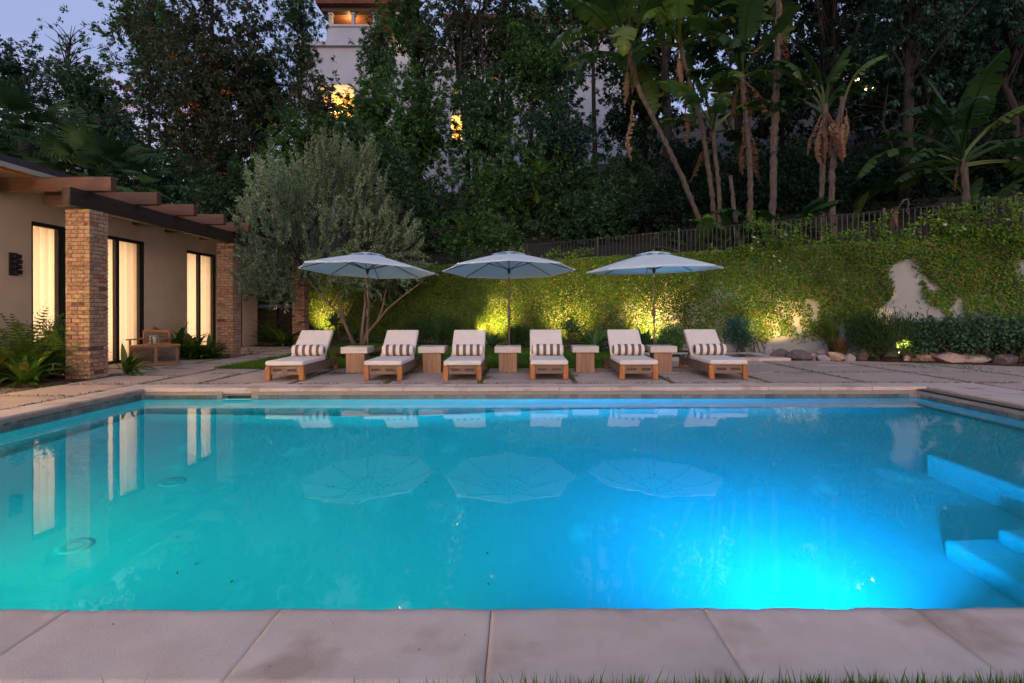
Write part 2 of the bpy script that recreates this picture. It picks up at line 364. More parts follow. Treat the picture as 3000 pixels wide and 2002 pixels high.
M['strap'] = leafmat('strap_leaf', [(0.028, 0.085, 0.012), (0.045, 0.125, 0.016), (0.08, 0.17, 0.022), (0.20, 0.19, 0.03)], 0.25, 0.35, 'object', spec=.3)
M['agave'] = leafmat('agave_leaf', [(0.04, 0.105, 0.038), (0.06, 0.14, 0.048), (0.09, 0.18, 0.06)], 0.1, 0.4, 'object', spec=.3)
M['fern'] = leafmat('fern_frond', [(0.06, 0.125, 0.014), (0.10, 0.175, 0.022), (0.14, 0.21, 0.03)], 0.3, 0.5, 'object')
M['banana'] = leafmat('paddle_leaf', [(0.016, 0.05, 0.014), (0.026, 0.07, 0.018), (0.042, 0.095, 0.02), (0.08, 0.13, 0.022)], 0.35, 0.35, 'object', spec=.3)
M['dead'] = leafmat('dead_leaf', [(0.075, 0.044, 0.027), (0.13, 0.08, 0.05), (0.23, 0.15, 0.10)], 0.2, 0.9, 'object')
M['palm'] = leafmat('palm_fan', [(0.022, 0.06, 0.024), (0.036, 0.088, 0.032), (0.062, 0.12, 0.036)], 0.25, 0.45, 'object')

# ---------------------------------------------------------------- leaf clouds
def unit(A): return A / np.maximum(np.linalg.norm(A, axis=1, keepdims=True), 1e-9)
def leaf_cloud(name, C, A, rg, L0, W0, mat, var=0.35, nrm=None):
    """one four-cornered leaf at each point C, pointing along A"""
    n = len(C); A = unit(A)
    Nn = unit(rg.normal(size=(n, 3)) if nrm is None else nrm + rg.normal(size=(n, 3)) * 0.35)
    S = unit(np.cross(A, Nn)); U = np.cross(S, A)
    L = (L0 * (1 + var * rg.uniform(-1, 1, n)))[:, None]; W = (W0 * (1 + var * rg.uniform(-1, 1, n)))[:, None]
    mid = C + A * L * 0.45
    V = np.empty((n, 4, 3), np.float32)
    V[:, 0] = C; V[:, 1] = mid + S * W * 0.5 + U * W * 0.12; V[:, 2] = C + A * L; V[:, 3] = mid - S * W * 0.5 + U * W * 0.12
    return np_mesh(name, V.reshape(-1, 3), np.arange(n * 4).reshape(n, 4), mat)

# ================================================================ THE SETTING
rg0 = np.random.default_rng(7)
PX0, PX1, PY0, PY1 = -5.50, 5.86, 2.04, 7.73          # pool walls
WATER_Z = -0.15
SX0, SX1, SY0, SY1 = 3.62, 5.80, 12.32, 13.36          # spa walls
def bed_y(x): return 15.9 - 0.518 * x                   # front edge of the planting bed
def wall_y(x): return 17.37 - 0.518 * x                 # garden wall
def sheet(name, xs, ys, z, holes, mat):
    b = MB()
    for i in range(len(xs) - 1):
        for j in range(len(ys) - 1):
            cx, cy = (xs[i] + xs[i + 1]) / 2, (ys[j] + ys[j + 1]) / 2
            if any(h[0] < cx < h[1] and h[2] < cy < h[3] for h in holes): continue
            b.quad((xs[i], ys[j], z), (xs[i + 1], ys[j], z), (xs[i + 1], ys[j + 1], z), (xs[i], ys[j + 1], z))
    bmesh.ops.remove_doubles(b.bm, verts=b.bm.verts, dist=1e-4)
    return structure(b.build(name, mat))
ground = sheet('ground', [-500, PX0 - .02, SX0 - .02, SX1 + .02, PX1 + .02, 500], [-500, PY0 - .02, PY1 + .2, SY0 - .02, SY1 + .02, 500], -0.028,
               [(PX0 - .02, PX1 + .02, PY0 - .02, PY1 + .2), (SX0 - .02, SX1 + .02, SY0 - .02, SY1 + .02)], M['gravel'])

# ---- paving, slab by slab
terrace = structure(bpy.data.objects.new('terrace', None)); COL.objects.link(terrace)
slab_cache = {}
def slab(x0, x1, y0, y1, mat, parent, name='paver', top=0.0, th=0.05):
    w, l = round(x1 - x0, 3), round(y1 - y0, 3)
    k = (w, l, mat.name)
    if k not in slab_cache: slab_cache[k] = MB().box(-w / 2, w / 2, -l / 2, l / 2, -th, 0, 0.006).mesh(name, mat)
    return put(name, slab_cache[k], parent, ((x0 + x1) / 2, (y0 + y1) / 2, top + random.uniform(-0.003, 0.002)), (0, 0, random.uniform(-.002, .002)))
random.seed(3)
joints = []            # centre lines of the planted joints
XJ = [-5.95, -5.05, -3.6, -2.1, -0.62, 0.9, 2.43, 3.97, 5.47, 7.09, 8.62, 10.2, 11.8, 13.4]
g = 0.045
for i in range(len(XJ) - 1):
    a, b_ = XJ[i] + g, XJ[i + 1] - g
    slab(a, b_, 8.28, 9.58, M['paver'], terrace)
    if XJ[i] < 2.8: slab(a, b_, 9.67, 10.42, M['paver'], terrace)
    else: slab(a, b_, 9.67, 10.84, M['paver'], terrace)
    if XJ[i] >= 2.4 and XJ[i] < 9: slab(a, b_, 10.93, 11.88, M['paver'], terrace)
    joints.append(((XJ[i + 1], 8.28), (XJ[i + 1], 10.4 if XJ[i + 1] < 2.8 else 11.8)))
joints += [((-5.9, 8.24), (13, 8.24)), ((-5.9, 9.625), (13, 9.625)), ((3.0, 10.885), (11, 10.885))]
for y0 in [2.6 + 1.13 * k for k in range(13)]:
    y1 = y0 + 1.13 - 2 * g
    if y1 > 17.3: break
    slab(-7.11, -5.99, y0, y1, M['paver'], terrace)
    if y1 < 7.95 or 9.3 < y0 < 11.9 or y0 > 13.7: slab(-8.86, -7.2, y0, y1, M['paver'], terrace)
    joints.append(((-8.8, y0 - g), (-6.0, y0 - g)))
joints += [((-7.155, 3), (-7.155, 17)), ((-5.955, 2), (-5.955, 10.4))]
for x0 in (7.15, 8.7, 10.25):
    for y0 in (2.0, 3.55, 5.1, 6.65): slab(x0, x0 + 1.46, y0, y0 + 1.46, M['paver'], terrace)
joints += [((7.11, 2), (7.11, 8.2))]

# ---- planting beds, lawn
def poly_sheet(name, pts, z, mat, nx=1):
    b = MB(); b.quad(*[(p[0], p[1], z) for p in pts]); return structure(b.build(name, mat))
poly_sheet('bed_soil', [(-14, bed_y(-14)), (2.9, bed_y(2.9)), (2.9, wall_y(2.9)), (-14, wall_y(-14))], 0.015, M['soil'])
poly_sheet('bed_soil', [(2.9, max(bed_y(2.9), 13.75)), (6.3, 13.75), (6.3, wall_y(6.3)), (2.9, wall_y(2.9))], 0.015, M['soil'])
poly_sheet('bed_soil', [(6.3, bed_y(6.3) - .1), (16, bed_y(16) - .1), (16, wall_y(16)), (6.3, wall_y(6.3))], 0.015, M['soil'])
poly_sheet('bed_soil', [(-8.93, 7.97), (-7.2, 7.97), (-7.2, 9.33), (-8.93, 9.33)], 0.012, M['soil'])
poly_sheet('bed_soil', [(-8.93, 12.75), (-7.2, 12.75), (-7.2, 13.72), (-8.93, 13.72)], 0.012, M['soil'])
poly_sheet('bed_soil', [(-9.5, 17.35), (-6.2, 17.35), (-6.2, bed_y(-6.2)), (-9.5, bed_y(-9.5))], 0.012, M['soil'])
lawn_pts = [(-5.95, 10.46), (2.9, 10.46), (2.9, bed_y(2.9)), (-6.2, bed_y(-6.2))]
lawn = poly_sheet('lawn', lawn_pts, 0.004, M['lawn'])
lawn_front = poly_sheet('lawn', [(-4, -3), (4, -3), (4, 1.572), (-4, 1.572)], -0.012, M['lawn'])

def blades(name, XY, h, w, z, mat, label, lean=0.35, seed=1):
    rg = np.random.default_rng(seed); n = len(XY)
    B = np.column_stack([XY, np.full(n, z)]); ang = rg.uniform(0, 2 * np.pi, n)
    S = np.column_stack([np.cos(ang), np.sin(ang), np.zeros(n)]) * (w * rg.uniform(.6, 1.3, n))[:, None]
    ln = rg.normal(size=(n, 2)) * lean
    hh = h * rg.uniform(.5, 1.35, n)
    T = B + np.column_stack([ln[:, 0] * hh, ln[:, 1] * hh, hh])
    V = np.stack([B - S, B + S, T], 1).reshape(-1, 3)
    o = put(name, np_mesh(name, V, np.arange(n * 3).reshape(n, 3), mat)); o['kind'] = 'stuff'; o['label'] = label
    return o
n = 90000
xy = np.column_stack([rg0.uniform(-6.1, 2.85, n), 10.47 + (rg0.random(n) ** 1.25) * 8.6])
xy = xy[xy[:, 1] < bed_y(xy[:, 0]) - 0.02]
blades('grass', xy, 0.05, 0.006, 0.0, M['lf_grass'], 'short mown lawn grass behind the loungers')
n = 26000
xy = np.column_stack([rg0.uniform(-2.2, 2.4, n), 1.565 - rg0.random(n) ** 1.4 * 0.5])
xy = xy[rg0.random(len(xy)) < np.clip((xy[:, 0] + 0.5) / 0.9, 0.01, 1.0) * (0.35 + 0.65 * vnoise(xy[:, 0] * 6, xy[:, 1] * 0 + 3, 5))]
blades('grass', xy, 0.055, 0.0035, -0.012, M['lf_grass'], 'grass tips at the near edge of the pool coping', 0.25, 2)

# low creeping plants in the paving joints
C = []
for (a, b_) in joints:
    a, b_ = np.array(a), np.array(b_); ln = np.linalg.norm(b_ - a); k = int(ln * 190)
    t = rg0.random(k); p = a + (b_ - a) * t[:, None] + rg0.normal(size=(k, 2)) * 0.017
    keep = vnoise(p[:, 0] * 2.2, p[:, 1] * 2.2, 9) > 0.28
    C.append(p[keep])
for (cx, cy, s, k) in ((-3.3, 9.6, .16, 500), (-2.05, 8.7, .16, 700), (-0.55, 8.9, .13, 500), (-1.95, 9.75, .15, 500), (0.92, 9.2, .12, 400), (2.4, 8.8, .10, 300), (8.0, 10.6, .25, 600), (8.9, 10.4, .3, 600), (-7.2, 9.4, .15, 500)):
    C.append(np.array([cx, cy]) + rg0.normal(size=(k, 2)) * np.array([s * .6, s]))
C = np.vstack(C); k = len(C)
C3 = np.column_stack([C, rg0.uniform(-0.025, 0.008, k)])
A = np.column_stack([rg0.normal(size=(k, 2)) * 1.0, np.abs(rg0.normal(size=k)) * 0.6 + .1])
o = put('groundcover', leaf_cloud('groundcover', C3, A, rg0, 0.028, 0.011, M['lf_cover'])); o['kind'] = 'stuff'; o['label'] = 'low grey-green creepers and gravel in the paving joints'

# ---- the pool
pool = structure(bpy.data.objects.new('pool', None), 'rectangular lit swimming pool'); COL.objects.link(pool)
def floor_z(x, y):
    t = np.clip((x + 2.6) / 4.0, 0, 1); t = t * t * (3 - 2 * t)
    zf = -1.72 + 0.46 * t
    r = 0.34
    dist = np.minimum(np.minimum(x - PX0, PX1 - x), np.minimum(y - PY0, PY1 - y))
    q = np.clip(r - dist, 0, r)
    return zf + r - np.sqrt(np.maximum(r * r - q * q, 0))
ex = np.concatenate([[0, .01, .03, .06, .1, .15, .2, .27, .34], ])
gx = np.concatenate([PX0 + ex, np.linspace(PX0 + .5, PX1 - .5, 70), PX1 - ex[::-1]]); gy = np.concatenate([PY0 + ex, np.linspace(PY0 + .5, PY1 - .5, 40), PY1 - ex[::-1]])
XX, YY = np.meshgrid(gx, gy, indexing='ij'); ZZ = floor_z(XX, YY)
V = np.stack([XX, YY, ZZ], -1).reshape(-1, 3); nx, ny = len(gx), len(gy)
idx = np.arange(nx * ny).reshape(nx, ny)
Fq = np.stack([idx[:-1, :-1], idx[1:, :-1], idx[1:, 1:], idx[:-1, 1:]], -1).reshape(-1, 4)
V = V.tolist(); Fq = Fq.tolist()
TOPW = -0.235
loop = [idx[i, 0] for i in range(nx)] + [idx[nx - 1, j] for j in range(1, ny)] + [idx[i, ny - 1] for i in range(nx - 2, -1, -1)] + [idx[0, j] for j in range(ny - 2, 0, -1)]
base = len(V)
for q in loop: V.append([V[q][0], V[q][1], TOPW])
for k in range(len(loop)):
    k2 = (k + 1) % len(loop); Fq.append([int(loop[k]), int(loop[k2]), base + k2, base + k])
me = np_mesh('basin', V, Fq, M['plaster'], smooth=True); basin = put('basin', me, pool)
for (x0, y1, zt) in ((2.90, 3.62, -1.00), (3.22, 3.57, -0.78), (3.55, 3.52, -0.64)):
    b = MB().box(x0, PX1 + .01, PY0 - .01, y1, -1.5, zt, 0.06, 4); b.build('step', M['plaster'], pool)
MB().box(3.88, PX1 + .012, PY0 - .012, 5.05, -1.5, -0.55, 0.07, 4).build('shelf', M['plaster'], pool)
# tile backing under the coping, with the skimmer mouth left open in the far wall
SK0, SK1 = -4.36, -3.93
for (x0, x1, y0, y1) in ((PX0 - .15, PX0, PY0 - .15, PY1 + .15), (PX1, PX1 + .15, PY0 - .15, PY1 + .15), (PX0, PX1, PY0 - .15, PY0), (PX0, SK0, PY1, PY1 + .15), (SK1, PX1, PY1, PY1 + .15)):
    box('tile_backing', M['grout'], pool, x0, x1, y0, y1, TOPW - .002, -0.052)
box('skimmer', M['black'], pool, SK0 - .02, SK1 + .02, PY1 + .16, PY1 + .19, -0.3, -0.05)
MB().box(SK0, SK1, PY1 + .004, PY1 + .02, -0.105, -0.085).build('skimmer_flap', M['tile'], pool)
tw = 0.152
tm_x = MB().box(-tw / 2 + .003, tw / 2 - .003, -.004, .004, -.062, 0.0, .002).mesh('tile', M['tile'])
ts_x = MB().box(-tw / 4 + .002, tw / 4 - .002, -.004, .004, -.034, 0.0, .001).mesh('tile', M['tile'])
def tile_run(n0, n1, f, rz):
    k = int((n1 - n0) / tw)
    for i in range(k):
        c = n0 + (i + .5) * tw
        if rz == 0 and f(0)[1] > 5 and SK0 - .05 < c < SK1 + .05: continue
        p = f(c); put('tile', tm_x, pool, (p[0], p[1], -0.098), (0, 0, rz))
tile_run(PX0, PX1, lambda c: (c, PY1 - .002), 0)
tile_run(PY0, PY1, lambda c: (PX0 + .002, c), R(90))
tile_run(PY0, PY1, lambda c: (PX1 - .002, c), R(90))
for i in range(int((PY1 - PY0) / (tw / 2))):
    put('tile', ts_x, pool, (PX0 + .002, PY0 + (i + .5) * tw / 2, -0.060), (0, 0, R(90)))
# coping, stone by stone; the near ones with a chipped edge
def coping_stone(x0, x1, y0, y1, chip=None, top=0.0, th=0.055):
    return slab(x0, x1, y0, y1, M['coping'], pool, 'coping_stone', top, th)
XN = [-1.699 + .797 * k for k in range(-6, 11)]
XN = [-5.96] + [x for x in XN if -5.7 < x < 5.9] + [6.02]
rgc = np.random.default_rng(11)
def chipped(x0, x1):
    nxs, nys = 46, 14
    xs = np.linspace(x0 + .0018, x1 - .0018, nxs); ys = np.linspace(1.582, 2.0, nys)
    X, Y = np.meshgrid(xs, ys, indexing='ij'); Z = np.zeros_like(X)
    bite = np.clip(vnoise(X * 9 + 50, X * 0 + 2, 3) * 1.2 - .55, 0, 1) * 0.016 + vnoise(X * 40 + 9, X * 0 + 5, 4) * 0.006
    edge = np.clip((Y - 1.955) / 0.045, 0, 1)
    Y = Y - bite * edge
    pit = np.clip(vnoise(X * 13, Y * 22, 21) - .62, 0, 1) * np.clip((Y - 1.78) / .2, 0, 1) * np.clip(vnoise(X * 2.2, Y * 3, 8) * 3 - 1.3, 0, 1)
    Z = Z - pit * 0.016 - edge ** 6 * 0.006
    V = np.stack([X, Y, Z], -1).reshape(-1, 3).tolist(); id_ = np.arange(nxs * nys).reshape(nxs, nys)
    Fq = np.stack([id_[:-1, :-1], id_[1:, :-1], id_[1:, 1:], id_[:-1, 1:]], -1).reshape(-1, 4).tolist()
    lp = [id_[i, 0] for i in range(nxs)] + [id_[nxs - 1, j] for j in range(1, nys)] + [id_[i, nys - 1] for i in range(nxs - 2, -1, -1)] + [id_[0, j] for j in range(nys - 2, 0, -1)]
    b0 = len(V)
    for q in lp: V.append([V[q][0], V[q][1], -0.055])
    for k in range(len(lp)): Fq.append([int(lp[(k + 1) % len(lp)]), int(lp[k]), b0 + k, b0 + (k + 1) % len(lp)])
    return np_mesh('coping_stone', V, Fq, M['coping'])
for i in range(len(XN) - 1):
    o = put('coping_stone', chipped(XN[i], XN[i + 1]), pool); o.location.z = rgc.uniform(-.002, .0)
XF = [-5.96] + [-4.8 + .772 * k for k in range(15)]
XF = [x for x in XF if x < 5.8] + [6.04]
for i in range(len(XF) - 1): coping_stone(XF[i] + .002, XF[i + 1] - .002, 7.77, 8.19)
YL = [1.99, 2.75, 3.56, 4.37, 5.18, 5.99, 6.80, 7.765]
for i in range(len(YL) - 1): coping_stone(-5.96, -5.54, YL[i] + .002, YL[i + 1] - .002)
for i in range(len(YL) - 1): coping_stone(6.06, 7.07, YL[i] + .0005, YL[i + 1] + (.425 if i == 6 else -.0005))
MB().box(5.89, 6.13, 1.99, 7.80, -0.125, -0.058, 0.022, 3).build('cover_track', M['coping'], pool)
MB().box(PX0 - .02, PX1 + .02, 7.755, 7.79, -0.080, -0.0555, 0.004).build('trim', M['coping'], pool)
b = MB(); b.quad((PX0 - .004, PY0 - .004, WATER_Z), (PX1 + .004, PY0 - .004, WATER_Z), (PX1 + .004, PY1 + .004, WATER_Z), (PX0 - .004, PY1 + .004, WATER_Z))
water = b.build('water', M['water']); structure(water, 'still clear pool water'); water['kind'] = 'structure'
# main drains
drain_m = MB()
drain_m.lathe([(0.145, 0.0), (0.142, 0.005), (0.10, 0.007)], 28)
drain_me = drain_m.mesh('drain', M['white_plastic'])
slot = MB()
for k in range(26):
    a = 2 * math.pi * k / 26
    slot.box(.055, .108, -.004, .004, .0072, .0085, M=Matrix.Rotation(a, 4, 'Z'))
slot_me = slot.mesh('slot', surf('drain_slot', (0.42, 0.48, 0.49), (0.48, 0.54, 0.55), 8, .6))
for (x, y, w) in ((-3.50, 5.31, 'farther round drain on the pool floor'), (-3.44, 4.07, 'nearer round drain on the pool floor')):
    t = thing('drain_cover', w, 'drain', (x, y, float(floor_z(np.array(x), np.array(y))) + .004), 0, 'pool drains')
    put('grate', drain_me, t); put('slot', slot_me, t); t.scale = (.85, .85, .85)
# underwater lamps in the near wall
def pool_lamp(x, z, col, watts, label, yaw=0):
    t = thing('pool_lamp', label, 'lamp', (x, PY0 + .002, z), 0, 'pool lamps')
    MB().lathe([(0.15, 0), (0.15, .02), (0.12, .03)], 24).build('rim', M['steel'], t, rot=(R(-90), 0, 0))
    MB().lathe([(0.118, .026), (0.10, .034)], 24).build('lens', glow('lens_' + label[:5], col, 2.0), t, rot=(R(-90), 0, 0))
    l = bpy.data.lights.new('underwater_light', 'AREA'); l.shape = 'DISK'; l.size = 0.22; l.energy = watts; l.color = col
    lo = bpy.data.objects.new('underwater_light', l); COL.objects.link(lo); lo.parent = t; lo.location = (0, .05, 0); lo.rotation_euler = (R(90 + 15), 0, R(yaw)); l.spread = R(128)
pool_lamp(1.85, -0.50, (0.0, 0.39, 1.0), 92, 'blue lamp in the near pool wall', 8)
pool_lamp(-1.0, -0.75, (0.0, 0.75, 0.60), 9, 'aqua lamp in the middle of the near pool wall')  # added lamp, evens out the glow between the other two
pool_lamp(-3.8, -0.60, (0.0, 0.80, 0.52), 36, 'teal lamp in the near pool wall', -16)

# a few fallen leaves on the pool floor and the paving
rgl = np.random.default_rng(99)
lp = np.column_stack([rgl.uniform(-4.5, 2.5, 26), rgl.uniform(2.7, 7.2, 26)]); lz = floor_z(lp[:, 0], lp[:, 1]) + .012
dp = np.column_stack([rgl.uniform(-5.5, 10, 60), rgl.uniform(8.3, 10.3, 60)]); np_ = np.column_stack([rgl.uniform(-2.2, 2.2, 7), rgl.uniform(1.62, 1.96, 7)])
Cf = np.vstack([np.column_stack([lp, lz]), np.column_stack([dp, np.full(60, .006)]), np.column_stack([np_, np.full(7, .004)])])
Sz = np.concatenate([np.full(26, .04), np.full(60, .045), np.full(7, .012)])
Af = np.column_stack([rgl.normal(size=(len(Cf), 2)), np.full(len(Cf), .06)])
o = put('fallen_leaves', leaf_cloud('fallen_leaves', Cf, Af, rgl, Sz, Sz * .45, M['lf_dry'], nrm=np.tile([0, 0, 1.0], (len(Cf), 1)))); o['kind'] = 'stuff'; o['label'] = 'a few brown leaves fallen on the paving and pool floor'

# ---- the spa
spa = structure(bpy.data.objects.new('spa', None), 'small raised spa beside the ivy wall'); COL.objects.link(spa)
b = MB()
for (x0, x1, y0, y1) in ((SX0 - .4, SX1 + .4, SY0 - .37, SY0), (SX0 - .4, SX1 + .4, SY1, SY1 + .34), (SX0 - .4, SX0, SY0, SY1), (SX1, SX1 + .4, SY0, SY1)):
    box('coping_stone', M['coping'], spa, x0, x1, y0, y1, -0.1, 0.055, 0.006)
b = MB()
z0, z1 = -0.9, 0.05
b.quad((SX0, SY0, z0), (SX1, SY0, z0), (SX1, SY1, z0), (SX0, SY1, z0))
for p, q in (((SX0, SY0), (SX1, SY0)), ((SX1, SY0), (SX1, SY1)), ((SX1, SY1), (SX0, SY1)), ((SX0, SY1), (SX0, SY0))): b.quad((*p, z0), (*q, z0), (*q, z1), (*p, z1))
b.build('basin', M['plaster'], spa)
b = MB(); b.quad((SX0 - .003, SY0 - .003, .042), (SX1 + .003, SY0 - .003, .042), (SX1 + .003, SY1 + .003, .042), (SX0 - .003, SY1 + .003, .042))
structure(b.build('water', M['water'], spa))
l = bpy.data.lights.new('spa_light', 'AREA'); l.shape = 'DISK'; l.size = 0.18; l.energy = 420; l.color = (0.05, 0.45, 1.0)
lo = bpy.data.objects.new('spa_light', l); COL.objects.link(lo); lo.location = (SX0 + .06, (SY0 + SY1) / 2, -.5); lo.rotation_euler = (R(90), 0, R(-90))

# ================================================================ THE HOUSE
HX = -8.93
house = thing('pool_house', 'long low taupe stucco house with lit curtained doors', 'house', (0, 0, 0))
WIN = [(1.9, 3.4), (5.3, 6.9), (9.64, 11.02), (11.12, 12.58), (14.15, 15.56), (15.85, 17.05)]
WH, WALL_T = 2.81, 3.42
ys = [-3.0]
for a, c in WIN: ys += [a, c]
ys.append(17.98)
for i in range(0, len(ys), 2): box('wall', M['stucco'], house, HX - .22, HX, ys[i], ys[i + 1], -0.03, WALL_T)
for a, c in WIN: box('wall', M['stucco'], house, HX - .22, HX, a, c, WH, WALL_T)
box('end_wall', M['stucco'], house, -15, HX - .222, 17.76, 17.98, -.03, WALL_T)
box('inner_wall', M['stucco'], house, -11.2, -11.0, -3, 17.75, 0, WALL_T)
roof = MB()
ex_, ez_ = -7.96, 3.47
rise = lambda x: ez_ + (ex_ - x) * 0.20
for (x0, x1) in ((-15.5, ex_),):
    b = roof.bm
    pts = [(x0, rise(x0)), (x1, rise(x1)), (x1, rise(x1) + .10), (x0, rise(x0) + .10)]
    a_ = [b.verts.new((p[0], -3.2, p[1])) for p in pts]; c_ = [b.verts.new((p[0], 18.3, p[1])) for p in pts]
    b.faces.new(a_); b.faces.new(c_[::-1])
    for k in range(4): b.faces.new((a_[k], a_[(k + 1) % 4], c_[(k + 1) % 4], c_[k]))
rf = roof.build('roof', M['roof'], house)
box('fascia', M['fascia'], house, ex_ - .035, ex_ - .004, -3.2, 18.3, 3.385, 3.468, .004)
sf = MB()
for k in range(7):
    x0 = ex_ - .04 - .145 * k
    sf = MB().box(x0 - .14, x0, -3.2, 18.3, 0, .02); o = sf.build('soffit_board', M['soffit'], house); o.location.z = rise(x0) - .045
def curtain_mesh(y0, y1, h, seed):
    rg = np.random.default_rng(seed); n = int((y1 - y0) * 90); t = np.linspace(y0, y1, n)
    ph = np.cumsum(rg.uniform(.5, 1.5, n)) * (2 * np.pi * 5.2 / 90)
    zs = np.linspace(0.03, h, 9); V = []
    for k, z in enumerate(zs):
        amp = 0.055 * (0.75 + .25 * z / h)
        V.append(np.column_stack([HX - .16 + amp * np.sin(ph + .25 * np.sin(z * 1.3 + seed)), t, np.full(n, z)]))
    V = np.vstack(V); i = np.arange(9 * n).reshape(9, n)
    return np_mesh('curtain', V, np.stack([i[:-1, :-1], i[:-1, 1:], i[1:, 1:], i[1:, :-1]], -1).reshape(-1, 4), M['curtain'], True)
for wi, (a, c) in enumerate(WIN):
    fr = MB(); fx0, fx1 = HX - .10, HX - .03
    RF = .15
    fr.box(fx0, fx1, a + .002, a + .065, 0, WH - .002).box(fx0, fx1, c - RF, c - .002, 0, WH - .002).box(fx0, fx1, a + .065, c - RF, WH - .075, WH - .002).box(fx0, fx1, a + .065, c - RF, 0, .05)
    mid = {2: 10.295, 3: 11.76, 4: 14.785}.get(wi, (a + c) / 2)
    fr.box(fx0 + .002, fx1 + .012, mid - .07, mid - .008, .05, WH - .075).box(fx0 - .02, fx1 - .02, mid + .002, mid + (.14 if wi == 2 else .07), .05, WH - .075)
    w = fr.build('window', M['black'], house)
    for y0, y1 in ((a + .065, mid - .07), (mid + (.14 if wi == 2 else .07), c - RF)):
        box('pane', M['pane'], w, HX - .068, HX - .062, y0, y1, .05, WH - .075)
    put('curtain', curtain_mesh(a + .03, c - .03, WH - .02, wi + 1), w)
    l = bpy.data.lights.new('room_light', 'AREA'); l.shape = 'RECTANGLE'; l.size = c - a - .1; l.size_y = WH - .2; l.energy = (12 if a > 8 else 290) * (c - a); l.color = (1.0, 0.66, 0.40) if a > 8 else (1.0, 0.66, 0.30)  # unseen near windows are overdriven to warm the pillars and patio
    lo = bpy.data.objects.new('room_light', l); COL.objects.link(lo); lo.location = (HX - .55, (a + c) / 2, WH / 2); lo.rotation_euler = (R(90), 0, R(-90))
    box('sill', M['black'], w, HX - .2, HX + .03, a, c, -.026, .012)

# black wall lanterns
def lantern(loc, label):
    t = thing('wall_lantern', label, 'wall lamp', loc, 0, 'black wall lanterns')
    MB().box(0, .03, -.075, .075, -.20, .20, .004).build('back_plate', M['black'], t)
    for k in range(4):
        MB().box(.032, .125 - .01 * (k % 2), -.066, .066, -.18 + .092 * k, -.18 + .092 * k + .076, .012, 2).build('shade', M['black'], t)
lantern((HX, 9.28, 1.98), 'black stepped wall lantern left of the front curtained door')
lantern((HX, 17.45, 1.85), 'black wall lantern at the far end of the stucco house')

# ---- pergola beam and rafters
perg = thing('pergola', 'dark timber pergola beam with stepped rafter tails over brick pillars', 'pergola', (0, 0, 0))
MB().box(-7.36, -7.22, 8.47, 14.05, 2.86, 3.155, .006).build('beam', M['beam_dark'], perg)
raf = MB().box(-9.0 + 7.9, -6.815 + 7.9, -.065, .065, 0, .235, .006).mesh('rafter', M['rafter'])
for k in range(5): put('rafter', raf, perg, (-7.9, 8.855 + 1.12 * k, 3.157))
tie = MB().box(-.36, .36, -.06, .06, 0, .20, .02, 2).mesh('tie_block', M['rafter'])
for yy in (9.02, 13.4): put('tie_block', tie, perg, (-7.75, yy, 2.945))

# ---- brick pillars
BW, BH, BD, MJ = 0.198, 0.0575, 0.096, 0.0105
CH_ = BH + MJ
def brick_mesh(l, seed):
    b = MB().box(-l / 2, l / 2, -BD / 2, BD / 2, -BH / 2, BH / 2, .005)
    rr = random.Random(seed)
    for v in b.bm.verts: v.co += Vector((rr.uniform(-.0022, .0022), rr.uniform(-.0018, .0018), rr.uniform(-.0022, .0022)))
    return b.mesh('brick', M['brick'])
bricks = [brick_mesh(BW, s) for s in range(6)]
PW = 2 * BW + MJ                                       # pillar width
sq = (PW - 2 * (BD + MJ))
bricks_mid = [brick_mesh(sq, 20 + s) for s in range(4)]
def pillar(x1, y0, label, courses=42):
    t = thing('brick_pillar', label, 'pillar', (x1 - PW / 2, y0 + PW / 2, 0), 0, 'pergola pillars')
    h = PW / 2 - .011
    MB().box(-h, h, -h, h, -.02, 2.857, .004).build('mortar', M['mortar'], t)
    for c in range(courses):
        z = .006 + BH / 2 + c * CH_
        if z + BH / 2 > 2.862: break
        q = c % 2
        for sgn in (-1, 1):
            for e in (-1, 1):
                a, b_ = e * (BW + MJ) / 2, sgn * (PW - BD) / 2
                put('brick', random.choice(bricks), t, (a, b_, z) if q else (b_, a, z), (0, 0, (0 if q else R(90)) + random.choice((0, math.pi)) + random.uniform(-.01, .01)))
            b_ = sgn * (PW - BD) / 2
            put('brick', random.choice(bricks_mid), t, (b_, 0, z) if q else (0, b_, z), (0, 0, (R(90) if q else 0) + random.uniform(-.008, .008)))
    return t
pillar(-7.18, 8.80, 'nearest brick pillar under the front end of the beam')
pillar(-7.17, 13.19, 'middle brick pillar beside the left edge of the olive tree')
pillar(-7.13, 17.50, 'farthest brick pillar in front of the lit ivy wall')

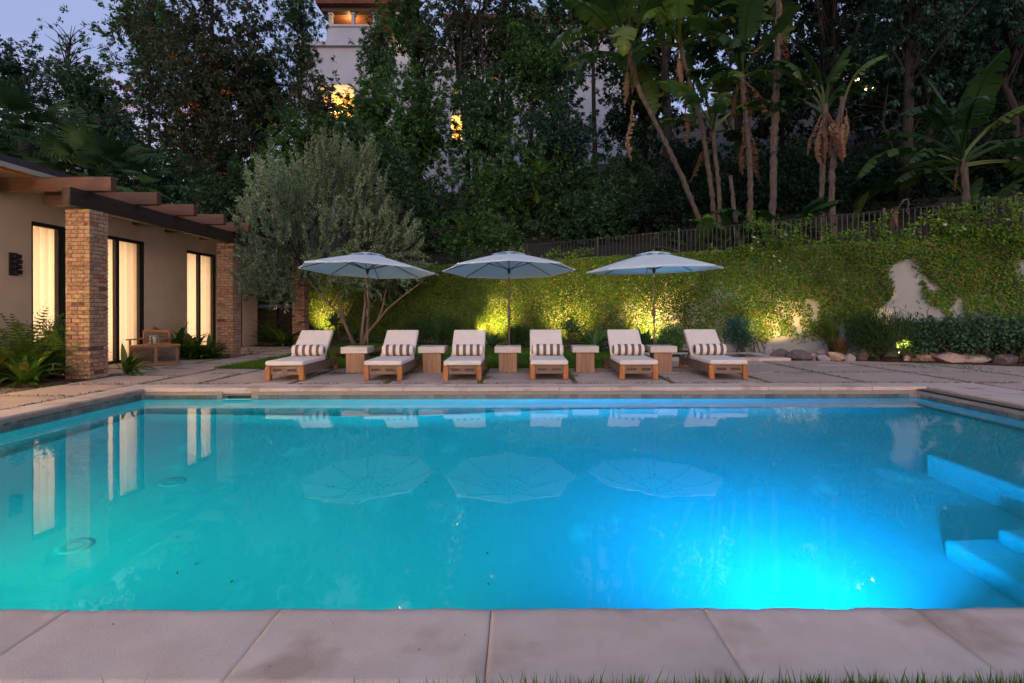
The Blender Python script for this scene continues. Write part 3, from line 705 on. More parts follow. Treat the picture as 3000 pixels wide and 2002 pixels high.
# ================================================================ FURNITURE
LW = 0.63
def make_lounger(label):
    t = thing('sun_lounger', label, 'sun lounger', (0, 0, 0), 0, 'sun loungers along the far side of the pool')
    hw = LW / 2
    for sx in (-1, 1):
        x = sx * (hw - .043)
        MB().box(x - .043, x + .043, 0, .085, 0, .243, .012, 2).build('leg', M['teak'], t)
        MB().box(x - .040, x + .040, 1.66, 1.745, 0, .225, .012, 2).build('leg', M['teak'], t)
        xs = sx * (hw - .018)
        pn = MB().box(xs - .014, xs + .014, .088, 1.657, .205, .238, .003).box(xs - .014, xs + .014, .088, 1.657, .105, .140, .003)
        k = 7
        for i in range(k):
            y0 = .088 + (1.657 - .088) * i / k
            pn.box(xs - .0135, xs + .0135, y0, y0 + .075, .139, .206)
        pn.box(xs - .006, xs + .002, .088, 1.657, .139, .206)
        pn.build('side_panel', M['taupe'], t)
    f = MB().box(-hw + .088, hw - .088, .022, .048, .192, .240, .003).box(-hw + .088, hw - .088, .022, .048, .100, .152, .003)
    for x0, x1 in ((-hw + .088, -.19), (-.045, .045), (.19, hw - .088)): f.box(x0, x1, .0222, .0478, .151, .193)
    for c in (-.117, .117):
        for i in range(6): f.box(c - .06 + .0215 * i - .004 + .006, c - .06 + .0215 * i + .004 + .006, .0225, .0475, .151, .193)
    f.build('front_panel', M['taupe'], t)
    box('slot_shade', M['black'], t, -.2, .2, .062, .07, .148, .196)  # black sheet behind the slots, standing in for shade under the seat
    box('rear_panel', M['taupe'], t, -hw + .085, hw - .085, 1.69, 1.715, .11, .22, .003)
    for i in range(9):
        y0 = .06 + .118 * i
        box('slat', M['teak_dull'], t, -hw + .03, hw - .03, y0, y0 + .09, .222, .243, .003)
    c = MB().box(-hw + .005, hw - .005, -.012, 1.04, .246, .328, .026, 3)
    for v in c.bm.verts:
        if v.co.z > .30: v.co.z += .007 * math.cos(math.pi * v.co.x / LW) - .004
    c.build('seat_cushion', M['cushion'], t)
    Mb = Matrix.Translation((0, 1.00, .262)) @ Matrix.Rotation(R(43), 4, 'X')
    MB().box(-hw + .012, hw - .012, .0, .685, .0, .082, .026, 3, M=Mb).build('back_cushion', M['cushion'], t)
    fr = MB()
    for sx in (-1, 1): fr.box(sx * (hw - .05) - .02, sx * (hw - .05) + .02, -.02, .66, -.042, -.004, .004, M=Mb)
    for i in range(6): fr.box(-hw + .07, hw - .07, .05 + .11 * i, .11 + .11 * i, -.026, -.006, M=Mb)
    fr.build('backrest_frame', M['teak'], t)
    for sx in (-1, 1): MB().tube([(sx * .2, 1.33, .50), (sx * .2, 1.56, .20)], .014, 6).build('backrest_strut', M['teak_dull'], t)
    return t
LOUNGERS = [(-3.82, 8.565, 0.5, 'leftmost sun lounger, nearest the brick pillars'), (-2.215, 8.575, -0.4, 'second sun lounger from the house, right of the olive trunk'),
            (-0.92, 8.58, 0.3, 'third sun lounger from the house, left of the middle umbrella pole'), (0.505, 8.63, -0.5, 'fourth sun lounger from the house, right of the middle umbrella pole'),
            (1.975, 8.61, -0.8, 'fifth sun lounger from the house, left of the third umbrella pole'), (3.455, 8.63, -0.6, 'rightmost sun lounger, in front of the spa')]
bol_prof = [(0.0005, -.287), (.05, -.286), (.082, -.276), (.097, -.258), (.101, -.235), (.102, 0), (.101, .235), (.097, .258), (.082, .276), (.05, .286), (.0005, .287)]
bm_ = MB().lathe(bol_prof, 28).mesh('bolster', M['bolster'])
bm_.transform(Matrix.Rotation(R(90), 4, 'Y'))
proto = None
which = ['leftmost lounger', 'second lounger from the house', 'third lounger from the house', 'fourth lounger from the house', 'fifth lounger from the house', 'rightmost lounger']
random.seed(5)
for i, (x, y, a, lab) in enumerate(LOUNGERS):
    if proto is None:
        proto = make_lounger(lab); proto.location = (x, y, 0); proto.rotation_euler = (0, 0, R(a))
    else: copy_tree(proto, (x, y, 0), R(a), lab)
    o = put('bolster', bm_, None, (x + random.uniform(-.02, .02) + .02, y + .93, .331 + .101), (R(random.uniform(0, 50)), 0, R(a + random.uniform(-2.5, 2.5))))
    tag(o, 'brown and white striped bolster on the ' + which[i], 'pillow', 'striped bolsters')

def make_table(label):
    t = thing('side_table', label, 'side table', (0, 0, 0), 0, 'side tables between the loungers')
    b = MB()
    nb = 4; w = .335
    MB().box(-w / 2 + .01, w / 2 - .01, .01, .31, .0, .365).build('core', M['table_wood'], t)
    for i in range(nb):
        x0 = -w / 2 + i * w / nb
        MB().box(x0 + .0008, x0 + w / nb - .0008, 0, .012, 0, .366, .0015).build('plank', M['table_wood'], t)
        y0 = i * .32 / nb
        for sx in (-1, 1):
            xs = sx * (w / 2 - .004)
            MB().box(xs - .006, xs + .006, y0 + .013 * (i == 0) + .0008, y0 + .32 / nb - .0008, 0, .366, .0015).build('plank', M['table_wood'], t)
    MB().box(-.243, .243, -.075, .40, .3665, .482, .006).build('table_top', M['table_top'], t)
    return t
TABLES = [(-2.995, 9.63, 'side table under the left umbrella'), (-1.60, 9.70, 'second side table from the house'), (-0.198, 9.72, 'side table under the middle umbrella'), (1.235, 9.73, 'fourth side table from the house'), (2.665, 9.70, 'rightmost side table, under the right umbrella')]
tp = None
for i, (x, y, lab) in enumerate(TABLES):
    if tp is None: tp = make_table(lab); tp.location = (x, y, 0)
    else: copy_tree(tp, (x, y, 0), R([0, .5, -.6, -.8, -1.2][i]), lab)

def make_umbrella(x, y, rot, tilt, rimz, Rr, rise, label):
    t = thing('umbrella', label, 'umbrella', (x, y, 0), 0, 'umbrellas behind the loungers')
    top = rimz + rise
    MB().tube([(0, 0, .03), (0, 0, 1.02)], .020, 12).tube([(0, 0, 1.02), (0, 0, rimz - .02)], .0165, 12).build('pole', M['bronze'], t)
    MB().tube([(0, 0, rimz - .16), (0, 0, rimz - .085)], .0185, 12).build('collar', M['steel'], t)
    cr = MB().lathe([(.02, 1.00), (.036, 1.03), (.036, 1.14), (.024, 1.19)], 12).tube([(-.03, 0, 1.16), (-.07, 0, 1.16), (-.07, 0, 1.20)], .008, 6)
    cr.build('crank', M['bronze'], t)
    MB().lathe([(.25, 0.0), (.25, .045), (.05, .06), (.03, .16)], 24).build('base', M['rust'], t)
    Tm = Matrix.Translation((0, 0, rimz)) @ Matrix.Rotation(R(tilt[0]), 4, 'X') @ Matrix.Rotation(R(tilt[1]), 4, 'Y')
    can = MB(); b = can.bm
    K, seg, rows = 8, 6, 9
    def cp(a, f):
        # radius at angle a on an octagon with edges pulled in a little, height along the rib
        ph = (a - rot) % (2 * math.pi / K) - math.pi / K
        rr = Rr * math.cos(math.pi / K) / math.cos(ph) * (1 - .018 * (1 - (ph * K / math.pi) ** 2))
        sag = .035 * math.sin(math.pi * f) * (1 - (ph * K / math.pi) ** 2)
        z = rise * (1 - f ** 1.12) - sag * .6
        return Tm @ Vector((rr * f * math.cos(a), rr * f * math.sin(a), z))
    f0 = .13
    n = K * seg
    grid = [[b.verts.new(cp(rot + 2 * math.pi * k / n, f0 + (1 - f0) * r / rows)) for k in range(n)] for r in range(rows + 1)]
    hem = [b.verts.new(cp(rot + 2 * math.pi * k / n, 1.0) - Vector((0, 0, .022))) for k in range(n)]
    for r in range(rows):
        for k in range(n):
            fc = b.faces.new((grid[r][k], grid[r][(k + 1) % n], grid[r + 1][(k + 1) % n], grid[r + 1][k])); fc.smooth = (k % seg) not in (-1,)
    for k in range(n): b.faces.new((grid[-1][k], grid[-1][(k + 1) % n], hem[(k + 1) % n], hem[k]))
    c = can.build('canopy', M['canopy'], t)
    vt = MB(); b = vt.bm
    def vp(a, f):
        ph = (a - rot) % (2 * math.pi / K) - math.pi / K
        rr = .36 * (1 - .06 * (1 - (ph * K / math.pi) ** 2))
        return Tm @ Vector((rr * f * math.cos(a), rr * f * math.sin(a), rise * (1.04 - .235 * f ** 1.3) + .028 * (1 - (ph * K / math.pi) ** 2) * f))
    gr = [[b.verts.new(vp(rot + 2 * math.pi * k / n, .04 + .96 * r / 4)) for k in range(n)] for r in range(5)]
    for r in range(4):
        for k in range(n): b.faces.new((gr[r][k], gr[r][(k + 1) % n], gr[r + 1][(k + 1) % n], gr[r + 1][k])).smooth = True
    b.faces.new(gr[0]); vt.build('vent', M['canopy'], c)
    MB().lathe([(.02, 0), (.022, .03), (.008, .05)], 10).build('finial', M['bronze'], t, Tm @ Vector((0, 0, rise * 1.03)))
    hub = Tm @ Vector((0, 0, -.005))
    MB().lathe([(.018, -.06), (.034, -.02), (.036, .03), (.02, .045)], 12).build('hub', M['rib'], t, hub)
    for k in range(K):
        a = rot + 2 * math.pi * k / K
        pts = [cp(a, f) - Vector((0, 0, .014)) for f in (.05, .35, .7, .985)]
        rb = MB().tube(pts, .0085, 6).build('rib', M['rib'], t)
        MB().tube([hub + Vector((.025 * math.cos(a), .025 * math.sin(a), .02)), cp(a, .44) - Vector((0, 0, .018))], .0075, 6).build('strut', M['rib'], rb)
        MB().tube([cp(a, .975) - Vector((0, 0, .006)), cp(a, 1.0) - Vector((0, 0, .008))], .013, 6).build('rib_pocket', M['canopy'], rb)
    return t
make_umbrella(-3.13, 10.9, R(-84), (-3.0, 1.8), 1.985, 1.385, .36, 'left white umbrella in front of the olive tree')
make_umbrella(-0.195, 10.9, R(-89), (-3.6, -.6), 1.985, 1.375, .37, 'middle white umbrella of the row')
make_umbrella(2.81, 10.9, R(-97), (0.9, -1.6), 1.985, 1.39, .37, 'right white umbrella in front of the iron fence')

# rusty shallow tray on the lawn behind the first table
t = thing('fire_bowl', 'shallow rusty steel tray on the lawn behind the first table', 'fire bowl', (-4.05, 13.2, .0))
MB().lathe([(.25, .0), (.25, .06), (.60, .10), (.62, .17), (.59, .17), (.56, .12), (.2, .09)], 32).build('bowl', M['rust'], t)

# drum coffee table, chair and vase on the patio
t = thing('coffee_table', 'round teak and rope drum table by the second curtained door', 'table', (-7.83, 11.35, 0))
MB().lathe([(.50, .385), (.505, .395), (.505, .42), (.49, .425)], 40, sx=.95, sy=.8).build('table_top', M['warm_teak'], t)
MB().lathe([(.475, .0), (.485, .01), (.485, .055), (.46, .06)], 40, sx=.95, sy=.8).build('base_ring', M['warm_teak'], t)
for k in range(6):
    a = R(-90 + 30 + 60 * k); a2 = a
    MB().box(-.028, .028, -.012, .012, .056, .388, .003, M=Matrix.Translation((.472 * .95 * math.cos(a), .472 * .8 * math.sin(a), 0)) @ Matrix.Rotation(a + R(90), 4, 'Z')).build('post', M['warm_teak'], t)
for s in range(6):
    cd = MB()
    for k in range(13):
        a = R(-90 + 30 + 60 * s + 5.5 + 49 * k / 12)
        cd.tube([(.468 * .95 * math.cos(a), .468 * .8 * math.sin(a), .075), (.468 * .95 * math.cos(a), .468 * .8 * math.sin(a), .37)], .0062, 5)
    for z in (.075, .365):
        cd.tube([(.47 * .95 * math.cos(R(-60 + 60 * s + 3 + 54 * q / 8)), .47 * .8 * math.sin(R(-60 + 60 * s + 3 + 54 * q / 8)), z) for q in range(9)], .013, 6)
    cd.build('rope_panel', M['rope'], t)
t = thing('vase', 'ribbed clear glass vase on the drum table', 'vase', (-7.80, 11.25, .4252))
MB().lathe([(.06, .0), (.085, .012), (.10, .035), (.088, .06), (.075, .068), (.094, .085), (.10, .105), (.088, .13), (.074, .138), (.093, .158), (.097, .178), (.08, .20), (.074, .20), (.09, .178), (.068, .138), (.09, .105), (.069, .068), (.09, .035), (.05, .012)], 28).build('body', M['vase'], t)
def armchair(loc, rz, label):
    t = thing('armchair', label, 'chair', loc, rz)
    for sx in (-1, 1):
        MB().box(sx * .28 - .02, sx * .28 + .02, -.28, -.24, 0, .50, .006).build('leg', M['warm_teak'], t)
        MB().box(sx * .28 - .02, sx * .28 + .02, .24, .28, 0, .71, .006).build('leg', M['warm_teak'], t)
        MB().box(sx * .30 - .045, sx * .30 + .045, -.32, .24, .50, .527, .008, 2).build('armrest', M['warm_teak'], t)
    MB().box(-.262, .262, .245, .275, .655, .712, .006).box(-.262, .262, .245, .275, .37, .42, .006).build('back_rail', M['warm_teak'], t)
    MB().box(-.29, .29, -.27, .24, .26, .31, .006).build('seat_frame', M['warm_teak'], t)
    MB().box(-.255, .255, -.26, .23, .311, .385, .025, 3).build('seat_cushion', M['cushion'], t)
    c = MB()
    for i in range(30):
        x = -.25 + .5 * i / 29
        c.tube([(x, .26, .42), (x, .26, .655)], .0055, 5)
    c.build('rope_back', M['rope'], t)
armchair((-8.42, 12.02, 0), R(6), 'teak armchair with rope back behind the drum table')

# gate enclosure past the end of the house, and the blue pole leaning on it
t = thing('bin_enclosure', 'low dark timber enclosure with shingle lid past the house end', 'enclosure', (0, 0, 0))
for k in range(6):
    MB().box(-9.6, -8.86, 19.25, 19.28, .03 + .20 * k, .03 + .20 * k + .19, .003).build('board', M['gate_wood'], t)
    MB().box(-8.78, -8.05, 19.25, 19.28, .03 + .20 * k, .03 + .20 * k + .19, .003).build('board', M['gate_wood'], t)
for x in (-9.64, -8.82, -8.01): MB().box(x - .04, x + .04, 19.24, 19.33, 0, 1.25, .004).build('post', M['bark_dark'], t)
for k in range(3):
    MB().box(-9.75, -7.9, 19.15 + .3 * k, 19.5 + .3 * k, 1.27 + .05 * k, 1.30 + .05 * k, .004).build('lid_row', M['garden_stucco'], t)
t = thing('blue_pole', 'thin blue pole leaning between the enclosure and the far pillar', 'pole', (-8.42, 19.9, 0))
m_blue = surf('blue_paint', (0.03, 0.13, 0.42), (0.04, 0.16, 0.5), 6, 0.5)
MB().tube([(-.14, .1, .02), (.16, .12, 2.05)], .018, 8).build('shaft', m_blue, t)
MB().tube([(.16, .12, 2.05), (.175, .12, 2.14)], .024, 8).build('cap', M['gate_wood'], t)

# ================================================================ GARDEN WALL, IVY, FENCE
WZ = 2.68
wdir = Vector((1, -0.518, 0)).normalized(); wnor = Vector((-0.518, -1, 0)).normalized()
def wall_at(u, v):                                    # photograph pixel on the wall face -> (x, z) on the wall
    lat = (u - CU) / F; Y = 17.37 / (1 + .518 * lat)
    return lat * Y, CH - (v - CV) * Y / F
def wp(x, z, off=0.0): return Vector((x, wall_y(x), z)) + wnor * off
t = thing('garden_wall', 'tall grey stucco garden wall mostly hidden by creeping fig', 'wall')
b = MB().bm
def prism(name, x0, x1, o0, o1, z0, z1, mat, parent):
    m = MB(); vs = [m.bm.verts.new(wp(x, z, o)) for z in (z0, z1) for (x, o) in ((x0, o0), (x1, o0), (x1, o1), (x0, o1))]
    for f in ((0, 1, 2, 3), (4, 5, 6, 7), (0, 1, 5, 4), (1, 2, 6, 5), (2, 3, 7, 6), (3, 0, 4, 7)): m.bm.faces.new([vs[i] for i in f])
    return m.build(name, mat, parent)
prism('wall', -10.5, 18, 0, -.25, -.1, WZ, M['garden_stucco'], t)
prism('cap', -10.5, 18, .02, -.27, WZ + .0005, WZ + .05, M['garden_stucco'], t)

def inpoly(px, py, poly):
    r = np.zeros(len(px), bool); n = len(poly)
    for i in range(n):
        x1, y1 = poly[i]; x2, y2 = poly[(i + 1) % n]
        c = ((y1 > py) != (y2 > py)) & (px < (x2 - x1) * (py - y1) / (y2 - y1 + 1e-12) + x1); r ^= c
    return r
z4 = lambda x, y: wall_at(2100 + x / 2.611, 550 + y / 2.611)
gaps = [[z4(*p) for p in q] for q in (
    [(1500, 565), (1380, 600), (1340, 640), (1360, 720), (1385, 800), (1310, 880), (1190, 1010), (1500, 1040), (1525, 990), (1520, 700)],
    [(1540, 560), (1580, 640), (1690, 775), (1600, 760), (1550, 660)],
    [(1565, 790), (1640, 860), (1720, 960), (1790, 1060), (1560, 1060)],
    [(1800, 830), (1860, 880), (1880, 1000), (1900, 1060), (1830, 1060)], [(1930, 900), (1990, 980), (2060, 1060), (1960, 1060)],
    [(2330, 540), (2420, 560), (2420, 780), (2340, 740)],
    [(870, 1080), (960, 1020), (1000, 1100), (1010, 1300), (860, 1300)], [(590, 960), (640, 1000), (640, 1120), (595, 1100)], [(720, 860), (780, 900), (790, 1060), (730, 1000)],
    [(265, 1200), (350, 1200), (385, 1330), (270, 1330)], [(620, 1190), (760, 1160), (800, 1330), (600, 1330)])]
rg = np.random.default_rng(21)
n = 230000
sx_ = rg.uniform(-10.3, 14.5, n); sz_ = rg.random(n) ** .92 * (WZ + .12)
# fewer leaves where they are farther away and smaller in the picture
keep = rg.random(n) < np.clip(1.15 - (6 - sx_) * .02, .6, 1)
cov = .80 + .5 * (vnoise(sx_ * 1.1 + 40, sz_ * .8, 3) - .5) + .35 * (vnoise(sx_ * 4 + 20, sz_ * 2.5, 5) - .5) + .25 * (sz_ / WZ - .5)
cov += np.where(sx_ < 2.5, .25, 0)
cov -= np.where((sx_ > 3.6) & (sx_ < 7.5) & (sz_ < 2.4), .12 * vnoise(sx_ * 3.2, sz_ * 1.1 + 9, 13), 0)
cov -= np.clip(.55 - sz_, 0, .5) * .9
gxn = (vnoise(sx_ * 3.5, sz_ * 3.5, 41) - .5) * .22; gzn = (vnoise(sx_ * 3.5 + 30, sz_ * 3.5, 42) - .5) * .22
for q in gaps:
    j = .022; mx_, my_ = np.mean([p[0] for p in q]), np.mean([p[1] for p in q]); q = [(mx_ + (p[0] - mx_) * 1.22, my_ + (p[1] - my_) * 1.12) for p in q]
    cov[inpoly(sx_ + gxn + rg.normal(size=n) * j, sz_ + gzn + rg.normal(size=n) * j, q)] = -1
keep &= rg.random(n) < np.clip(cov * 1.9 - .45, 0, 1)
sx_, sz_ = sx_[keep], sz_[keep]; n = len(sx_)
thick = (.03 + .26 * vnoise(sx_ * 1.9, sz_ * 2.1, 17) ** 1.5 * np.clip(sz_ / 1.2, .3, 1)) * rg.random(n) + .006
wn_, wd_ = np.array(wnor), np.array(wdir)
Cc = np.column_stack([sx_, wall_y(sx_), sz_]) + wn_ * thick[:, None]
A = wn_ * rg.uniform(.1, .9, n)[:, None] + wd_ * rg.normal(size=n)[:, None] * .7 + np.array([0, 0, -1]) * rg.uniform(-.1, 1.0, n)[:, None]
nr = np.tile(wn_ * 1.0 + np.array([0, 0, .5]), (n, 1))
o = put('ivy', leaf_cloud('ivy', Cc, A, rg, .050, .042, M['lf_ivy'], nrm=nr)); o['kind'] = 'stuff'; o['label'] = 'small-leaved creeping fig covering the garden wall'
st = MB()
for k in range(46):
    x = random.uniform(-6, 11); z = 0
    pts = [wp(x, 0, .012)]
    for q in range(6):
        z += random.uniform(.15, .3); x += random.uniform(-.09, .09); pts.append(wp(x, z, .012))
    st.tube(pts, [.012 - .0015 * q for q in range(7)], 4)
o = st.build('ivy_stem', M['bark_pale']); o['kind'] = 'stuff'; o['label'] = 'thin woody creeper stems on the garden wall'

fence = thing('iron_fence', 'black iron picket fence along the top of the ivy wall', 'fence')
FO = -.16
ftop = lambda x: 3.37 + (x - 1.5) * .030
picket = MB().box(-.0085, .0085, -.0085, .0085, 0, 1, 0).mesh('picket', M['fence_metal'])
x = -3.2
while x < 13.4:
    p = wp(x, WZ + .06, FO); put('picket', picket, fence, p, (0, 0, math.atan2(wdir.y, wdir.x)), (1, 1, ftop(x) - p.z - .012)); x += .102
postm = MB().box(-.03, .03, -.03, .03, 0, 1, .003).mesh('post', M['fence_metal'])
for x in [8.9 + 2.17 * k for k in range(-5, 3)]:
    p = wp(x, WZ + .052, FO); po = put('post', postm, fence, p, (0, 0, math.atan2(wdir.y, wdir.x)), (1, 1, ftop(x) + .05 - p.z))
for k in range(-5, 2):
    x0, x1 = 8.9 + 2.17 * k, 8.9 + 2.17 * (k + 1)
    for dz, r in ((-.012, .017), (-.62, .015)):
        m = MB(); m.tube([wp(x0, ftop(x0) + dz, FO), wp(x1, ftop(x1) + dz, FO)], r, 4, smooth=False); m.build('rail', M['fence_metal'], fence)

# ---- ground uplights that wash the wall
def uplight(x, watts, label, off=1.0, ang=104, aim=1.5, dx=0):
    p = wp(x, .0, off); t = thing('uplight', label, 'garden light', (p.x, p.y, .0), 0, 'garden uplights')
    MB().tube([(0, 0, -.02), (0, 0, .09)], .011, 8).build('stake', M['black'], t)
    MB().lathe([(.030, 0), (.038, .03), (.042, .11), (.036, .112), (.032, .09)], 14).build('housing', M['black'], t, (0, 0, .085), (R(18), 0, 0))
    MB().lathe([(.033, .0), (.02, .004)], 14).build('lens', glow('uplight_lens', (1.0, .72, .30), 14), t, (0, -.0, .175), (R(18), 0, 0))
    l = bpy.data.lights.new('uplight_beam', 'SPOT'); l.energy = watts; l.color = (1.0, .60, .15); l.spot_size = R(ang); l.spot_blend = 1.0; l.shadow_soft_size = .03
    lo = bpy.data.objects.new('uplight_beam', l); COL.objects.link(lo)
    s = Vector((p.x, p.y, .22)); lo.location = s
    tg = wp(x + dx, aim, 0); lo.rotation_euler = (tg - s).to_track_quat('-Z', 'Y').to_euler()
uplight(-7.75, 349, 'uplight at the ivy behind the farthest brick pillar')
uplight(-.69, 391, 'uplight behind the third lounger, lighting bare stucco')
uplight(1.62, 372, 'uplight behind the small round bush')
uplight(3.75, 391, 'uplight behind the right umbrella pole', dx=.25)
uplight(6.72, 305, 'bright uplight among the boulders, right of the spa')
uplight(9.05, 152, 'uplight buried in the dark rosemary bush', off=.9)

# ================================================================ PLANTS
def ribbon(name, L, W, bend, segs=7, prof=None, fold=.25, mat=None, start=0.0, th=0.0):
    prof = prof or (lambda s: (.35 + .65 * math.sin(math.pi * min(s * .62 + .18, 1))) * (1 - s ** 6))
    V = []; x = z = 0.0
    for i in range(segs + 1):
        s = i / segs; ph = start + bend * s ** 1.3
        if i: x += L / segs * math.sin(ph); z += L / segs * math.cos(ph)
        w = W * prof(s) / 2
        nx, nz = math.cos(ph), -math.sin(ph)               # upper-side normal
        V += [(x + nx * -fold * w * 0 + 0, w, z), (x + nx * fold * w, 0, z + nz * fold * w), (x, -w, z)]
    Fq = []
    for i in range(segs):
        a = 3 * i; Fq += [(a, a + 1, a + 4, a + 3), (a + 1, a + 2, a + 5, a + 4)]
    return np_mesh(name, V, Fq, mat, True)
def frond(name, L, W, bend, mat, n=20):
    V, Fq = [], []; x = z = 0.0; rr = random.Random(n)
    for i in range(n):
        s = i / n; ph = bend * s ** 1.2
        x += L / n * math.sin(ph); z += L / n * math.cos(ph)
        w = W * math.sin(math.pi * min(.12 + s * .9, 1)) ** .7 / 2 + .01; l = L / n * .62
        tx, tz = math.sin(ph), math.cos(ph)
        for sg in (-1, 1):
            a = len(V); dr = -.15 * w
            V += [(x - tx * l * .4, 0, z - tz * l * .4), (x + tx * l * .3 + tz * dr * .3, sg * w * .55, z + tz * l * .3), (x + tx * l * .8 + tz * dr, sg * w, z + tz * l * .6 - tx * dr), (x + tx * l * .6, 0, z + tz * l * .6)]
            Fq.append((a, a + 1, a + 2, a + 3))
    a = len(V)
    return np_mesh(name, V, Fq, mat)
random.seed(12)
STRAP = [ribbon('leaf', 1, .085, b, 7, mat=M['strap']) for b in (.7, 1.1, 1.5, 1.9)]
AGAVE = [ribbon('leaf', 1, .24, b, 7, lambda s: (.45 + .75 * math.sin(math.pi * min(s * .75 + .1, 1))) * (1 - s ** 3.5), .35, M['agave']) for b in (.25, .5, .8)]
FERN = [frond('frond', 1, .20, b, M['fern']) for b in (.7, 1.1, 1.5)]
BROAD = [ribbon('leaf', 1, .17, b, 7, lambda s: math.sin(math.pi * min(.1 + s * .92, 1)) ** .8, .3, M['strap']) for b in (.6, 1.0, 1.5)]
def rosette(name, label, cat, loc, meshes, n, tilt, size, group=None, part='leaf', zspread=.05, rspread=.05, bias=None, stem=None):
    t = thing(name, label, cat, loc, 0, group)
    if stem: MB().tube([(0, 0, -.02), (stem[0] * .5, 0, stem[2] * .5), stem], [.035, .03, .04], 7).build('stem', M['bark_pale'], t)
    for i in range(n):
        yaw = i * 2.39996 + random.uniform(-.3, .3)
        if bias is not None and random.random() < .5: yaw = bias + random.uniform(-1, 1)
        f = i / max(n - 1, 1); tl = tilt[0] + (tilt[1] - tilt[0]) * f + random.uniform(-.12, .12)
        s = random.uniform(*size); r = random.uniform(0, rspread)
        p = Vector((r * math.cos(yaw), r * math.sin(yaw), random.uniform(0, zspread)))
        if stem: p += Vector(stem)
        put(part, random.choice(meshes), t, p, (random.uniform(-.15, .15), tl, yaw), s)
    return t
def cloud_shrub(name, label, cat, base, cen_z, rx, ry, rz, n, Ll, Lw, mat, up=.4, seed=1, stems=8, group=None, flowers=None, spiky=0.0, stem_mat=None, shell=2.2):
    rg = np.random.default_rng(seed); t = thing(name, label, cat, base, 0, group)
    nc = max(8, n // 90)
    D = unit(rg.normal(size=(nc, 3))); rad = rg.random(nc) ** (1 / shell)
    rad *= .78 + .34 * np.sin(D[:, 0] * 3.1 + seed) * np.cos(D[:, 2] * 2.7 + seed * 2) + .12 * rg.normal(size=nc)
    cc = D * rad[:, None] * np.array([rx, ry, rz]); cc[:, 2] += cen_z; cc[:, 2] = np.maximum(cc[:, 2], .06)
    w = rg.integers(0, nc, n)
    sp = .20 * (rx + ry + rz) / 3 + .05
    Cp = cc[w] + rg.normal(size=(n, 3)) * sp * np.array([1, 1, .75]); Cp[:, 2] = np.maximum(Cp[:, 2], .02)
    out = unit(Cp - np.array([0, 0, cen_z * .6]))
    A = out * .8 + rg.normal(size=(n, 3)) * .7 + np.array([0, 0, up])
    put('foliage', leaf_cloud('foliage', Cp, A, rg, Ll, Lw, mat, nrm=out + np.array([0, 0, .6])), t)
    if stems:
        m = MB()
        for k in range(stems):
            c = Vector(cc[rg.integers(0, nc)].tolist()); a = Vector((rg.normal() * .05, rg.normal() * .05, -.02))
            md = a.lerp(c, .5) + Vector((rg.normal() * .06, rg.normal() * .06, .05)); m.tube([a, md, c], [.022 * (rx + .4), .014 * (rx + .4), .006], 5)
        m.build('stem', stem_mat or M['bark_pale'], t)
    if flowers:
        k, s, fm = flowers
        fm_ = fm
        idx = rg.integers(0, n, k); Pf = Cp[idx] + out[idx] * sp * .8
        for q in range(k): put('flower', FLOWER, t, Pf[q].tolist(), (rg.uniform(0, 1.2), rg.uniform(-.5, .5), rg.uniform(0, 6)), s)
    return t
fl = MB()
for k in range(5):
    a = 2 * math.pi * k / 5
    fl.quad((0, 0, 0), (.6 * math.cos(a - .5), .6 * math.sin(a - .5), .12), (1.0 * math.cos(a), 1.0 * math.sin(a), .1), (.6 * math.cos(a + .5), .6 * math.sin(a + .5), .12))
FLOWER = fl.mesh('flower', M['lf_white'])
def grass_clump(name, label, loc, n, h, spread, mat, seed, group='ornamental grasses'):
    rg = np.random.default_rng(seed); t = thing(name, label, 'grass', loc, 0, group)
    a = rg.uniform(0, 2 * np.pi, n); r = rg.random(n) * .1 * (spread + .3)
    Bp = np.column_stack([r * np.cos(a), r * np.sin(a), np.zeros(n)]); hh = h * rg.uniform(.55, 1.1, n); o = spread * rg.uniform(.15, 1, n)
    Md = Bp + np.column_stack([np.cos(a) * o * .4, np.sin(a) * o * .4, hh * .62]); T = Bp + np.column_stack([np.cos(a) * o, np.sin(a) * o, hh])
    S = np.column_stack([-np.sin(a), np.cos(a), np.zeros(n)]) * .006
    V = np.stack([Bp - S, Bp + S, Md + S, Md - S, T], 1).reshape(-1, 3); i = np.arange(n) * 5
    Fq = np.vstack([np.column_stack([i, i + 1, i + 2, i + 3]), np.column_stack([i + 3, i + 2, i + 4, i + 4])])
    me = bpy.data.meshes.new('blades'); me.from_pydata(V.tolist(), [], np.column_stack([i, i + 1, i + 2, i + 3]).tolist() + np.column_stack([i + 3, i + 2, i + 4]).tolist()); me.materials.append(mat)
    put('blades', me, t); return t

# -- left bed round the first pillar
rosette('strap_plant', 'dark strap-leaved clump in the bed at the left picture edge', 'plant', (-8.20, 8.15, 0.01), BROAD, 32, (.05, 1.15), (.42, .66), 'strap-leaved plants')
rosette('strap_plant', 'orange-tipped strap-leaved clump left of the nearest pillar', 'plant', (-7.72, 8.22, 0.01), BROAD, 40, (.05, 1.25), (.40, .66), 'strap-leaved plants')
rosette('fern', 'tall pale green fern against the front curtained door', 'fern', (-8.45, 8.95, .01), FERN, 40, (.0, 1.0), (.9, 1.45), 'ferns')
rosette('fern', 'arching fern at the left edge of the picture', 'fern', (-8.72, 8.5, .01), FERN, 24, (.2, 1.2), (.6, 1.05), 'ferns', bias=0)
rosette('broadleaf_plant', 'broad-leaved green plant touching the nearest pillar', 'plant', (-7.95, 8.72, .01), BROAD, 46, (.0, 1.1), (.5, .95), 'broad-leaved plants')
cloud_shrub('clipped_shrub', 'dense clipped shrub between door and nearest pillar', 'shrub', (-8.1, 9.15, .01), .55, .34, .3, .42, 5000, .045, .02, M['lf_mid'], seed=4)
